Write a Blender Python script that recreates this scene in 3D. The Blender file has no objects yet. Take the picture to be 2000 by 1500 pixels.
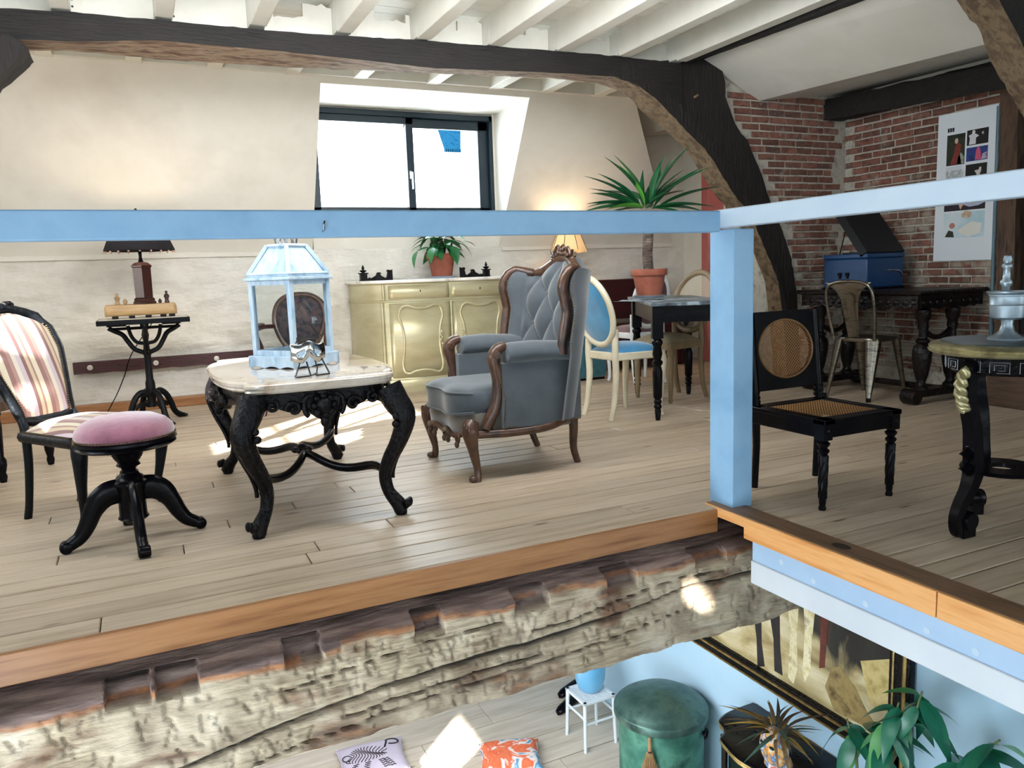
import bpy, math, random, bmesh
import numpy as np
from mathutils import Vector, Matrix, noise as mn
rnd = random.Random(7)
S = bpy.context.scene
COL = S.collection
PI = math.pi
sin, cos = math.sin, math.cos

# ------------------------------------------------------------------ camera, sky, sun, fill lamps, exposure
cam = bpy.data.cameras.new('camera'); cam.sensor_width = 36; cam.lens = 1520 / 2000 * 36; cam.clip_start = .05
camo = bpy.data.objects.new('camera', cam); COL.objects.link(camo)
def cam_axes(a, b, c):
    f = Vector((sin(a) * cos(b), cos(a) * cos(b), -sin(b))); r0 = Vector((cos(a), -sin(a), 0)); u0 = r0.cross(f)
    r = cos(c) * r0 + sin(c) * u0; u = -sin(c) * r0 + cos(c) * u0
    return r, u, f
_r, _u, _f = cam_axes(math.radians(25.2), math.radians(8.12), math.radians(-2.06))
camo.matrix_world = Matrix(((_r.x, _u.x, -_f.x, -2.188), (_r.y, _u.y, -_f.y, -2.531), (_r.z, _u.z, -_f.z, 1.02), (0, 0, 0, 1)))
S.camera = camo
W = bpy.data.worlds.new('sky'); S.world = W; W.use_nodes = True
W.node_tree.nodes['Background'].inputs[0].default_value = (.80, .90, 1, 1)
W.node_tree.nodes['Background'].inputs[1].default_value = 9
SUN_H = Vector((.73, .68, 0)).normalized(); SUN_T = .404
def lamp(name, kind, loc, target, energy, color, **k):
    l = bpy.data.lights.new(name, kind); l.energy = energy; l.color = color
    for a, v in k.items(): setattr(l, a, v)
    o = bpy.data.objects.new(name, l); COL.objects.link(o); o.location = loc
    d = Vector(target) - Vector(loc)
    if d.length: o.rotation_euler = d.to_track_quat('-Z', 'Y').to_euler()
    return o
lamp('sun', 'SUN', (-8, -8, 6), Vector((-8, -8, 6)) + SUN_H - Vector((0, 0, SUN_T)), 34, (1, .97, .92), angle=.012)
lamp('front_fill_light', 'AREA', (-1.6, -5.6, 1.4), (-.6, 2, .6), 40, (.78, .90, 1), shape='RECTANGLE', size=3.6, size_y=1.8)  # added fill from behind the camera; the wall there has no window
lamp('left_fill_light', 'AREA', (-3.6, -2.6, 1.2), (0, .2, .6), 26, (.72, .87, 1), shape='RECTANGLE', size=3.0, size_y=1.4)  # added cool fill from the left, not a window opening
lamp('overhead_fill_light', 'AREA', (-1.0, .55, 2.42), (-.6, 4.4, 1.0), 70, (.95, .97, 1), shape='RECTANGLE', size=3.0, size_y=.7)  # unseen fill hung below the joists; the roof has no skylight
lamp('back_left_fill_light', 'AREA', (-3.6, 2.6, 1.3), (0, 3.0, .9), 14, (1, .96, .90), shape='RECTANGLE', size=1.4, size_y=1.3)  # added warm fill to lift the back bay
lamp('lower_left_fill_light', 'AREA', (-3.5, -1.0, -1.2), (.8, .9, -1.4), 75, (.80, .91, 1), shape='RECTANGLE', size=2.6, size_y=1.5)  # added fill brightening the room below from the left
lamp('lower_overhead_fill_light', 'AREA', (-1.3, 1.5, -.55), (-.9, 2.0, -2.3), 60, (.95, .97, 1), shape='RECTANGLE', size=2.2, size_y=1.2)  # unseen lamp under the upper floor, added to brighten the lower boards
V = S.view_settings; V.view_transform = 'Standard'; V.look = 'None'; V.exposure = .8; V.gamma = 1; V.use_curve_mapping = False
S.cycles.use_denoising = True
S.cycles.max_bounces = 8; S.cycles.diffuse_bounces = 5; S.cycles.sample_clamp_indirect = 6

# ------------------------------------------------------------------ helpers
def hx(h):
    v = [int(h[i:i + 2], 16) / 255 for i in (1, 3, 5)]
    return tuple(x / 12.92 if x <= .04045 else ((x + .055) / 1.055) ** 2.4 for x in v) + (1,)
MATS = {}
def mat(name, cols, ns=4, sc=(1, 1, 1), det=4, rough=.5, metal=0, bump=0, bns=None, bsc=None, rand=0, coat=0, sheen=0, lo=.3, hi=.7, emit=0, trans=0, alpha=1, spec=.5, dist=.02, warp=0, coord='Object'):
    m = bpy.data.materials.new(name); m.use_nodes = True; nt = m.node_tree; N = nt.nodes; L = nt.links
    b = N['Principled BSDF']
    if isinstance(cols, str): cols = [cols]
    I = b.inputs
    I['Roughness'].default_value = rough; I['Metallic'].default_value = metal; I['Coat Weight'].default_value = coat
    I['Sheen Weight'].default_value = sheen; I['Transmission Weight'].default_value = trans; I['Alpha'].default_value = alpha
    I['Specular IOR Level'].default_value = spec
    tc = N.new('ShaderNodeTexCoord'); mp = N.new('ShaderNodeMapping'); mp.inputs['Scale'].default_value = sc
    L.new(tc.outputs[coord], mp.inputs['Vector']); vec = mp.outputs['Vector']
    if rand:
        oi = N.new('ShaderNodeObjectInfo'); ml = N.new('ShaderNodeMath'); ml.operation = 'MULTIPLY'; ml.inputs[1].default_value = 37
        L.new(oi.outputs['Random'], ml.inputs[0]); ad = N.new('ShaderNodeVectorMath'); L.new(vec, ad.inputs[0]); L.new(ml.outputs[0], ad.inputs[1]); vec = ad.outputs[0]
    if len(cols) == 1: I['Base Color'].default_value = hx(cols[0]); out = None
    else:
        n = N.new('ShaderNodeTexNoise'); n.inputs['Scale'].default_value = ns; n.inputs['Detail'].default_value = det; n.inputs['Distortion'].default_value = warp; n.inputs['Roughness'].default_value = .6
        L.new(vec, n.inputs['Vector'])
        r = N.new('ShaderNodeValToRGB'); e = r.color_ramp.elements
        for i, c in enumerate(cols):
            p = lo + (hi - lo) * i / (len(cols) - 1)
            if i < 2: e[i].position = p
            el = e[i] if i < 2 else e.new(p)
            el.color = hx(c)
        L.new(n.outputs['Fac'], r.inputs['Fac']); out = r.outputs['Color']
        if rand:
            hv = N.new('ShaderNodeHueSaturation'); mr = N.new('ShaderNodeMapRange'); mr.inputs[3].default_value = 1 - rand; mr.inputs[4].default_value = 1 + rand
            L.new(oi.outputs['Random'], mr.inputs[0]); L.new(mr.outputs[0], hv.inputs['Value']); L.new(out, hv.inputs['Color']); out = hv.outputs['Color']
        L.new(out, I['Base Color'])
    if emit: I['Emission Strength'].default_value = emit; I['Emission Color'].default_value = hx(cols[0])
    if bump:
        n2 = N.new('ShaderNodeTexNoise'); n2.inputs['Scale'].default_value = bns or ns * 3; n2.inputs['Detail'].default_value = 5
        mp2 = N.new('ShaderNodeMapping'); mp2.inputs['Scale'].default_value = bsc or sc; L.new(tc.outputs[coord], mp2.inputs['Vector']); L.new(mp2.outputs[0], n2.inputs['Vector'])
        bp = N.new('ShaderNodeBump'); bp.inputs['Strength'].default_value = bump; bp.inputs['Distance'].default_value = dist
        L.new(n2.outputs['Fac'], bp.inputs['Height']); L.new(bp.outputs[0], I['Normal'])
    m['out'] = 0
    MATS[name] = m
    return m
def nodes(m): return m.node_tree.nodes, m.node_tree.links, m.node_tree.nodes['Principled BSDF']

class M:
    def __init__(s): s.v = []; s.f = []; s.mi = []; s.cur = 0
    def add(s, vs, fs):
        o = len(s.v); s.v += [tuple(p) for p in vs]; s.f += [tuple(i + o for i in f) for f in fs]; s.mi += [s.cur] * len(fs); return s
    def box(s, x0, x1, y0, y1, z0, z1, T=None):
        vs = [Vector((x, y, z)) for z in (z0, z1) for y in (y0, y1) for x in (x0, x1)]
        if T: vs = [T @ p for p in vs]
        return s.add(vs, [(0, 2, 3, 1), (4, 5, 7, 6), (0, 1, 5, 4), (2, 6, 7, 3), (0, 4, 6, 2), (1, 3, 7, 5)])
    def loft(s, rings, cap=True, closed=True, loop=False):
        n = len(rings[0]); vs = [p for r in rings for p in r]; fs = []
        m = len(rings)
        for i in range(m if loop else m - 1):
            a, b = i * n, ((i + 1) % m) * n
            for j in range(n if closed else n - 1):
                k = (j + 1) % n
                fs.append((a + j, a + k, b + k, b + j))
        if cap and not loop and closed: fs += [tuple(range(n - 1, -1, -1)), tuple((m - 1) * n + j for j in range(n))]
        return s.add(vs, fs)
    def lathe(s, prof, n=16, c=(0, 0, 0), T=None, cap=True, sy=1):
        rings = [[Vector((c[0] + r * cos(2 * PI * j / n), c[1] + sy * r * sin(2 * PI * j / n), c[2] + z)) for j in range(n)] for r, z in prof]
        if T: rings = [[T @ p for p in r] for r in rings]
        return s.loft(rings, cap)
    def tube(s, pts, rad, n=8, cap=True, loop=False, ref=None, ang=0):
        pts = [Vector(p) for p in pts]; m = len(pts)
        rad = [rad] * m if not isinstance(rad, list) else rad
        rings = []; up = Vector(ref) if ref else None
        for i, p in enumerate(pts):
            if loop: t = pts[(i + 1) % m] - pts[i - 1]
            else: t = pts[min(i + 1, m - 1)] - pts[max(i - 1, 0)]
            if t.length < 1e-9: t = Vector((0, 0, 1))
            t.normalize()
            if up is None: up = Vector((0, 0, 1)) if abs(t.z) < .9 else Vector((1, 0, 0))
            a = up - t * up.dot(t)
            if a.length < 1e-6: a = t.orthogonal()
            a.normalize(); b = t.cross(a)
            if not ref: up = a
            r = rad[i]; ra, rb = r if isinstance(r, tuple) else (r, r)
            rings.append([p + a * ra * cos(2 * PI * j / n + ang) + b * rb * sin(2 * PI * j / n + ang) for j in range(n)])
        return s.loft(rings, cap, True, loop)
    def ball(s, c, r, n=12, m=8, T=None):
        r = r if isinstance(r, tuple) else (r, r, r); rings = []
        for i in range(1, m):
            t = PI * i / m
            rings.append([Vector((c[0] + r[0] * sin(t) * cos(2 * PI * j / n), c[1] + r[1] * sin(t) * sin(2 * PI * j / n), c[2] - r[2] * cos(t))) for j in range(n)])
        if T: rings = [[T @ p for p in q] for q in rings]
        return s.loft(rings)
    def prism(s, poly, d0, d1, fn):
        """poly of (a, b); fn(a, b, d) gives the point; filled between d0 and d1"""
        n = len(poly); vs = [Vector(fn(a, b, d0)) for a, b in poly] + [Vector(fn(a, b, d1)) for a, b in poly]
        fs = [tuple(range(n - 1, -1, -1)), tuple(range(n, 2 * n))] + [(j, (j + 1) % n, n + (j + 1) % n, n + j) for j in range(n)]
        return s.add(vs, fs)
    def grid(s, fn, nu, nv, closed_u=False):
        vs = [Vector(fn(i / nu, j / nv)) for j in range(nv + 1) for i in range(nu + 1)]
        return s.add(vs, [(j * (nu + 1) + i, j * (nu + 1) + i + 1, (j + 1) * (nu + 1) + i + 1, (j + 1) * (nu + 1) + i) for j in range(nv) for i in range(nu)])
    def xf(s, T):
        s.v = [tuple(T @ Vector(p)) for p in s.v]; return s

def obj(name, m, mt, parent=None, smooth=35, bevel=0, kind=None, seg=2, loc=None, sub=0, solid=0):
    me = bpy.data.meshes.new(name); me.from_pydata(m.v, [], m.f)
    mts = mt if isinstance(mt, (list, tuple)) else [mt]
    for x in mts: me.materials.append(x)
    if len(mts) > 1: me.polygons.foreach_set('material_index', m.mi)
    bm = bmesh.new(); bm.from_mesh(me); bmesh.ops.recalc_face_normals(bm, faces=bm.faces); bm.to_mesh(me); bm.free()
    if smooth:
        me.polygons.foreach_set('use_smooth', [True] * len(me.polygons))
        if smooth < 180: me.set_sharp_from_angle(angle=math.radians(smooth))
    o = bpy.data.objects.new(name, me); COL.objects.link(o)
    if parent is not None: o.parent = parent
    if loc is not None: o.location = loc
    if kind: o['kind'] = kind
    if solid: d = o.modifiers.new('solid', 'SOLIDIFY'); d.thickness = solid; d.offset = 0
    if sub: d = o.modifiers.new('sub', 'SUBSURF'); d.levels = d.render_levels = sub
    if bevel:
        b = o.modifiers.new('bevel', 'BEVEL'); b.width = bevel; b.segments = seg; b.limit_method = 'ANGLE'; b.angle_limit = math.radians(40)
    return o
def inst(src, name, parent, loc, rot=(0, 0, 0), scale=(1, 1, 1)):
    o = src.copy(); o.name = name; COL.objects.link(o); o.parent = parent; o.location = loc; o.rotation_euler = rot; o.scale = scale
    return o
def tag(o, label, cat, group=None):
    o['label'] = label; o['category'] = cat
    if group: o['group'] = group
    return o
def thing(name, label, cat, loc=(0, 0, 0), rz=0, group=None):
    o = bpy.data.objects.new(name, None); COL.objects.link(o); o.location = loc; o.rotation_euler = (0, 0, rz); o.empty_display_size = .05
    return tag(o, label, cat, group)
def struct(name, m, mt, **k): return obj(name, m, mt, kind='structure', **k)
def dup(root, loc, rz, label, group=None):
    r = root.copy(); COL.objects.link(r); r.location = loc; r.rotation_euler = (0, 0, rz); r['label'] = label
    if group: r['group'] = group
    for ch in root.children:
        c = ch.copy(); COL.objects.link(c); c.parent = r
        for g in ch.children:
            d = g.copy(); COL.objects.link(d); d.parent = c
    return r
def crv(pts, n):
    """Catmull-Rom through pts, n samples per span"""
    P = [Vector(p) for p in pts]; P = [P[0] * 2 - P[1]] + P + [P[-1] * 2 - P[-2]]; out = []
    for i in range(1, len(P) - 2):
        for k in range(n):
            t = k / n; a, b, c, d = P[i - 1], P[i], P[i + 1], P[i + 2]
            out.append(.5 * (2 * b + (c - a) * t + (2 * a - 5 * b + 4 * c - d) * t * t + (3 * b - a - 3 * c + d) * t ** 3))
    out.append(P[-2].copy()); return out
def crv2(pts, n): return [(p.x, p.y) for p in crv([(a, b, 0) for a, b in pts], n)]
def lerp1(x, xs, ys): return float(np.interp(x, xs, ys))
def fbm(x, y, z=0, o=4): return mn.fractal(Vector((x, y, z)), .9, 2, o)

# ------------------------------------------------------------------ materials
plaster = mat('plaster_cream', ['#d3cec2', '#dfdbd0', '#d9d4c8'], ns=1.6, rough=.85, bump=.12, bns=7, dist=.03)
rough_plaster = mat('plaster_rough', ['#d2cec3', '#e0ddd4', '#d8d4c9'], ns=3, rough=.9, bump=.6, bns=5, bsc=(1, 1, 2.4), dist=.06)
white_paint = mat('white_paint', ['#cecbbf', '#d9d6cb'], ns=5, rough=.6, bump=.06, bns=30, rand=.03)
blue_paint = mat('pale_blue_paint', ['#7aa4c8', '#8db6d6', '#83add0'], ns=3, sc=(1, 1, 1), rough=.45, bump=.15, bns=24, dist=.01)
blue_wall = mat('blue_white_wall', ['#a9cde4', '#bbdaec'], ns=1.2, rough=.8, bump=.05, bns=12)
white_blue = mat('blue_white_paint', ['#bccfe0', '#c9d9e7'], ns=3, rough=.5, bump=.05)
dark_timber = mat('dark_timber', ['#060607', '#0f0c0a', '#19130f', '#090808'], ns=3, sc=(1, 6, 6), rough=.75, bump=.6, bns=9, bsc=(1, 9, 9), lo=.25, hi=.75)
dark_timber_v = mat('dark_timber_upright', ['#070606', '#110d0b', '#1b1410', '#0a0808'], ns=3, sc=(4, 4, 1), rough=.75, bump=.6, bns=9, bsc=(6, 6, 1), lo=.25, hi=.75)
worn_timber = mat('worn_timber', ['#433526', '#5c4a36', '#7a664c', '#4d3d2c'], ns=17, sc=(1, 1, 1), rough=.85, bump=.8, bns=14, lo=.28, hi=.72)
pine = mat('pine_floor', ['#948069', '#ae9b84', '#bdac96', '#9e8b73'], ns=2.2, sc=(1, 14, 14), rough=.42, bump=.12, bns=3, bsc=(1, 22, 22), dist=.006, rand=.10, lo=.25, hi=.75)
pine_low = mat('pine_floor_lower', ['#b3a794', '#c8bcaa', '#d4cabb'], ns=2.2, sc=(1, 10, 10), rough=.5, bump=.15, bns=3, bsc=(1, 16, 16), dist=.008, rand=.06)
joint = mat('floor_joint', '#1f1611', rough=.9)
for _m in (pine, pine_low):
    _n, _l, _b = nodes(_m); _src = _b.inputs['Base Color'].links[0].from_socket
    _tc = _n.new('ShaderNodeTexCoord'); _mp = _n.new('ShaderNodeMapping'); _mp.inputs['Scale'].default_value = (2.0, 7.5, 1); _l.new(_tc.outputs['Object'], _mp.inputs[0])
    _oi = _n.new('ShaderNodeObjectInfo'); _ml = _n.new('ShaderNodeMath'); _ml.operation = 'MULTIPLY'; _ml.inputs[1].default_value = 91; _l.new(_oi.outputs['Random'], _ml.inputs[0])
    _ad = _n.new('ShaderNodeVectorMath'); _l.new(_mp.outputs[0], _ad.inputs[0]); _l.new(_ml.outputs[0], _ad.inputs[1])
    _vo = _n.new('ShaderNodeTexVoronoi'); _vo.inputs['Scale'].default_value = 1.1; _l.new(_ad.outputs[0], _vo.inputs['Vector'])
    _rp = _n.new('ShaderNodeValToRGB'); _rp.color_ramp.elements[0].position = .05; _rp.color_ramp.elements[0].color = (.85, .85, .85, 1); _rp.color_ramp.elements[1].position = .11; _rp.color_ramp.elements[1].color = (0, 0, 0, 1); _l.new(_vo.outputs['Distance'], _rp.inputs[0])
    _mx = _n.new('ShaderNodeMix'); _mx.data_type = 'RGBA'; _l.new(_rp.outputs[0], _mx.inputs[0]); _l.new(_src, _mx.inputs[6]); _mx.inputs[7].default_value = hx('#5a3d28'); _l.new(_mx.outputs[2], _b.inputs['Base Color'])
orange_pine = mat('orange_pine', ['#75492a', '#95653d', '#a5754a', '#825432'], ns=2.4, sc=(1, 16, 16), rough=.4, bump=.1, bns=4, bsc=(1, 20, 20), dist=.004, lo=.25, hi=.75)
orange_pine_y = mat('orange_pine_along', ['#b9743a', '#dc9a5a', '#e8ae70', '#c27f42'], ns=2.4, sc=(16, 1, 16), rough=.4, bump=.1, bns=4, bsc=(20, 1, 20), dist=.004, lo=.25, hi=.75)
brown_board = mat('brown_edge_board', ['#5c4330', '#7c6048', '#6b5039'], ns=3, sc=(12, 1, 12), rough=.5, bump=.1)
brick_m = mat('brick', ['#4a2f27', '#6b4438', '#83594a', '#5d463f', '#94807a'], ns=9, rough=.9, bump=.7, bns=40, rand=.35, lo=.25, hi=.78, dist=.01)
_n, _l, _b = nodes(brick_m); _src = _b.inputs['Base Color'].links[0].from_socket
_ge = _n.new('ShaderNodeNewGeometry'); _sp = _n.new('ShaderNodeSeparateXYZ'); _l.new(_ge.outputs['Position'], _sp.inputs[0])
_no = _n.new('ShaderNodeTexNoise'); _no.inputs['Scale'].default_value = 7; _no.inputs['Detail'].default_value = 6; _l.new(_ge.outputs['Position'], _no.inputs['Vector'])
_ma = _n.new('ShaderNodeMath'); _ma.operation = 'MULTIPLY_ADD'; _ma.inputs[1].default_value = -.13; _l.new(_sp.outputs[2], _ma.inputs[0]); _l.new(_no.outputs['Fac'], _ma.inputs[2])
_rp = _n.new('ShaderNodeValToRGB'); _rp.color_ramp.elements[0].position = .36; _rp.color_ramp.elements[0].color = (0, 0, 0, 1); _rp.color_ramp.elements[1].position = .5; _rp.color_ramp.elements[1].color = (.75, .75, .75, 1); _l.new(_ma.outputs[0], _rp.inputs[0])
_mx = _n.new('ShaderNodeMix'); _mx.data_type = 'RGBA'; _l.new(_rp.outputs[0], _mx.inputs[0]); _l.new(_src, _mx.inputs[6]); _mx.inputs[7].default_value = hx('#a8a294'); _l.new(_mx.outputs[2], _b.inputs['Base Color'])
mortar = mat('lime_mortar', ['#8f8a7e', '#bdb8aa', '#a19b8d'], ns=14, rough=.95, bump=.9, bns=50, dist=.012)
frame_black = mat('window_frame_dark', '#0d2430', rough=.4)
glass = bpy.data.materials.new('clear_glass'); glass.use_nodes = True
_N, _L = glass.node_tree.nodes, glass.node_tree.links
_t, _g, _x, _w = [_N.new('ShaderNode' + k) for k in ('BsdfTransparent', 'BsdfGlossy', 'MixShader', 'LayerWeight')]
_t.inputs[0].default_value = (.96, .98, .985, 1); _g.inputs['Roughness'].default_value = .02; _w.inputs[0].default_value = .12
_L.new(_w.outputs['Fresnel'], _x.inputs[0]); _L.new(_t.outputs[0], _x.inputs[1]); _L.new(_g.outputs[0], _x.inputs[2]); _L.new(_x.outputs[0], _N['Material Output'].inputs[0])
chrome = mat('chrome', '#c9ccd0', rough=.25, metal=1)
# ------------------------------------------------------------------ the setting
def planks(parent, name, mt, x0, x1, y0, y1, w, L, z, th, gap=.0075):
    """floor boards with open joints, each its own object; returns boards"""
    protos = {}; out = []; y = y0; r = random.Random(3); row = 0
    while y < y1 - .01:
        ww = min(w, y1 - y); x = x0; first = True
        while x < x1 - .02:
            ln = (r.uniform(.35, 1) if first else r.uniform(.8, 1.25)) * L; first = False
            xe = min(x + ln, x1)
            if x1 - xe < .5: xe = x1
            m = M(); bx = xe - x - .004; by = ww - gap; c = .003
            vs = []
            for zz, i in ((-th, 0), (-c, 0), (0, c)):
                vs += [(-bx / 2 + i, -by / 2 + i, zz), (bx / 2 - i, -by / 2 + i, zz), (bx / 2 - i, by / 2 - i, zz), (-bx / 2 + i, by / 2 - i, zz)]
            m.add(vs, [(0, 1, 5, 4), (1, 2, 6, 5), (2, 3, 7, 6), (3, 0, 4, 7), (4, 5, 9, 8), (5, 6, 10, 9), (6, 7, 11, 10), (7, 4, 8, 11), (8, 9, 10, 11), (3, 2, 1, 0)])
            o = obj(name, m, mt, parent, smooth=0, loc=((x + xe) / 2, y + ww / 2, z + r.uniform(-.0008, .0008))); out.append(o)
            x = xe
        y += w; row += 1
    return out
# upper floor: solid body (hole above the void), boards on it
m = M()
m.box(-3.7, 3.5, .16, 4.8, -.5, -.024); m.box(.09, 3.5, -5.2, .16, -.262, -.024)
floor = struct('floor', m, joint)
planks(floor, 'plank', pine, -3.7, 3.4, 0.0, 4.62, .122, 2.6, 0, .024)
planks(floor, 'plank', pine, .06, 3.4, -2.44, 0.0, .122, 2.6, 0, .024)
# knots
# lower floor
m = M(); m.box(-3.75, .9, -6, 5, -2.5, -2.326)
floor_low = struct('floor_lower', m, joint)
planks(floor_low, 'plank', pine_low, -3.0, .8, -1.5 + .01, 4.6, .303, 3.2, -2.3, .026, gap=.012)
# walls of the lower room
m = M(); m.box(.8, .95, -5.2, 4.8, -2.4, -.285); struct('wall_lower_right', m, blue_wall)
m = M(); m.box(-3.9, .95, 4.65, 4.8, -2.4, -.5); struct('wall_lower_back', m, blue_wall)
m = M(); m.box(-3.75, 3.5, -6.1, -6, -2.5, 3); struct('wall_front', m, plaster)
# left wall with its sun openings (three windows let the low sun in)
def wall_holes(name, x, t, y0, y1, z0, z1, holes, mt):
    bm = bmesh.new(); ys = sorted({y0, y1, *[a for h in holes for a in h[:2]]}); zs = sorted({z0, z1, *[a for h in holes for a in h[2:]]})
    m = M()
    for i in range(len(ys) - 1):
        for j in range(len(zs) - 1):
            cy, cz = (ys[i] + ys[i + 1]) / 2, (zs[j] + zs[j + 1]) / 2
            if any(h[0] < cy < h[1] and h[2] < cz < h[3] for h in holes): continue
            m.box(x - t, x, ys[i], ys[i + 1], zs[j], zs[j + 1])
    return struct(name, m, mt, smooth=0)
wl = wall_holes('wall_left', -3.7, .05, -6.1, 4.9, -2.5, 3.0, [(-.22, 1.02, 1.02, 1.86), (-3.47, -3.28, 1.55, 1.72), (-.98, -.5, -.72, -.4)], plaster)
m = M()   # muntins of the left window; the last wide box is added to shade the chair
for yy in (.235, .6): m.box(-3.75, -3.72, yy - .022, yy + .022, 1.02, 1.86)
m.box(-3.75, -3.72, -.22, 1.02, 1.27, 1.29)
m.box(-3.75, -3.72, -.25, .24, 1.0, 1.42); obj('muntin_and_sun_block', m, frame_black, wl)
m = M(); fy = lambda a, b, d: (d, a, b)
m.prism([(-3.28, 1.72), (-3.28, 1.5), (-3.36, 1.5), (-3.30, 1.72)], -3.77, -3.755, fy); m.prism([(-3.5, 1.8), (-3.25, 1.8), (-3.28, 1.71), (-3.43, 1.66), (-3.45, 1.5), (-3.5, 1.5)], -3.77, -3.755, fy)
m.prism([(-1, -.74), (-1, -.38), (-.93, -.53), (-.55, -.68), (-.48, -.74)], -3.77, -3.755, fy)
obj('sun_spot_mask', m, frame_black, wl)  # unseen masks added to cut the sun into spot shapes
# back wall: vertical masonry, mansard slope above it, dormer recess with the window
RX0, RX1, RZ, ZT = -.745, 1.10, 2.555, 2.66
def mans(z): return 4.65 - .606 * (z - 1.28)
m = M()
def rb(u, v):  # rough masonry, gently uneven
    x = -3.75 + u * 7.2; z = -.1 + v * 1.39
    return (x, 4.65 + .03 * fbm(x * 2.2, z * 5, 1) + .012 * fbm(x * 9, z * 14, 2), z)
m.grid(rb, 200, 50)
wall_back = struct('wall_back', m, rough_plaster, smooth=180)
m = M(); m.box(-3.75, -.73, 4.7, 4.82, -.1, 3); m.box(1.08, 3.5, 4.66, 4.82, 1.2, 3); m.box(1.08, 3.5, 4.72, 4.82, -.1, 1.2); m.box(-.73, 1.08, 4.665, 4.82, 1.2, 1.56); m.box(-.73, 1.08, 4.72, 4.82, -.1, 1.2); m.box(-.73, 1.08, 4.7, 4.82, 2.54, 3)
m.box(-3.75, RX0 - .01, 4.62, 4.74, 1.245, 1.28); m.box(1.13, 3.2, 4.62, 4.74, 1.245, 1.28); obj('masonry_core', m, plaster, wall_back)
m = M()
# sloped plaster left of the dormer, above it, and right of it (solid wedge behind the face)
def slope(poly):
    m.add([(x, mans(z), z) for x, z in poly], [tuple(range(len(poly)))])
slope([(-3.75, 1.275), (RX0, 1.275), (RX0, RZ), (RX0, ZT + .05), (-3.75, ZT + .05)])
slope([(RX0, RZ), (RX1, RZ), (RX1, ZT + .05), (RX0, ZT + .05)])
slope([(RX1, 1.275), (3.20, 1.275), (2.52, 2.18), (2.12, ZT + .05), (RX1, ZT + .05), (RX1, RZ)])
# right end of the slope runs back to the wall
m.add([(3.20, mans(1.275), 1.275), (2.12, mans(2.71), 2.71), (2.12, 4.75, 2.71), (3.20, 4.75, 1.275)], [(0, 1, 2, 3)])
# dormer soffit and reveals
m.add([(RX0, mans(RZ), RZ), (RX1, mans(RZ), RZ), (RX1, 4.75, RZ), (RX0, 4.75, RZ)], [(0, 1, 2, 3)])
for X in (RX0, RX1): m.add([(X, mans(1.24), 1.24), (X, mans(RZ), RZ), (X, 4.75, RZ), (X, 4.75, 1.24)], [(0, 1, 2, 3)])
obj('sloped_plaster', m, plaster, wall_back, smooth=0)
# window: two sliding sashes in a dark frame
YW = 4.66
m = M()
for a in ((-.74, -.70, 1.55, 2.54), (1.045, 1.085, 1.55, 2.54), (-.74, 1.085, 2.49, 2.54), (-.74, 1.085, 1.55, 1.60)): m.box(a[0], a[1], YW, YW + .09, a[2], a[3])
win = struct('window_1', m, frame_black, bevel=.004)
for nm, x0, x1, yy, tw in (('sash', -.70, .27, YW + .015, .062), ('sash', .20, 1.045, YW + .05, .085)):
    m = M(); z0, z1 = 1.60, 2.49
    m.box(x0, x0 + .07, yy, yy + .035, z0, z1); m.box(x1 - .07 if x0 < 0 else x1 - .1, x1, yy, yy + .035, z0, z1)
    m.box(x0, x1, yy, yy + .035, z1 - tw, z1); m.box(x0, x1, yy, yy + .035, z0, z0 + .07)
    sa = obj('sash', m, frame_black, win, bevel=.004)
    m = M(); m.box(x0 + .06, x1 - .06, yy + .012, yy + .018, z0 + .06, z1 - .05); obj('pane', m, glass, sa, smooth=0)
m = M(); m.box(.213, .233, YW - .02, YW + .015, 1.93, 2.0); m.tube([(.222, YW - .02, 1.985), (.222, YW - .05, 1.985), (.222, YW - .05, 1.83)], .009, 8)
obj('window_handle', m, chrome, win)
# outside: pale house fronts, a blue slate roof and a brick chimney stack
out_white = mat('render_white', ['#e9e9e6', '#f4f4f2'], ns=2, rough=.9)
slate = mat('blue_slate', ['#03111e', '#07202f', '#051826'], ns=8, rough=1, spec=0)
m = M(); m.box(2.6, 7.5, 16, 22, -3, 3.35).box(4.95, 5.5, 16.25, 18, 3.3, 4.09); h1 = obj('wall', m, out_white); h1.name = 'house'; tag(h1, 'pale house with blue slate roof outside the right window pane', 'house')
m = M(); m.add([(5.0, 16.2, 4.1), (5.44, 16.2, 4.1), (5.74, 16.9, 4.74), (5.1, 16.9, 4.74)], [(0, 1, 2, 3)]); 
obj('roof', m, slate, h1, smooth=0)
m = M()
for k in range(9): m.box(5.0 + k * .05, 5.02 + k * .05, 16.14, 16.24, 4.06, 4.14)
obj('slate_rib', m, slate, h1)
ch = thing('chimney_stack', 'brick chimney stack outside, low in the right window pane', 'chimney', (4.81, 14.6, -2))
m = M(); m.box(-.45, .45, -.3, .3, 0, 4.95); obj('stack', m, mortar, ch)
bk = M(); bk.box(-.1, .1, -.02, .02, -.03, .03); b0 = None
for r_ in range(9):
    for k in range(4):
        X = -.34 + .225 * k + (.05 if r_ % 2 else -.05)
        if b0 is None: b0 = obj('brick', bk, brick_m, ch, smooth=0, loc=(X, -.31, 4.15))
        else: inst(b0, 'brick', ch, (X, -.31, 4.15 + r_ * .085))
m = M(); m.box(-4, 2.2, 18, 19, -3, 3.55); h2 = obj('house', m, out_white); tag(h2, 'pale rendered house front outside the left window pane', 'house')

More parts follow.
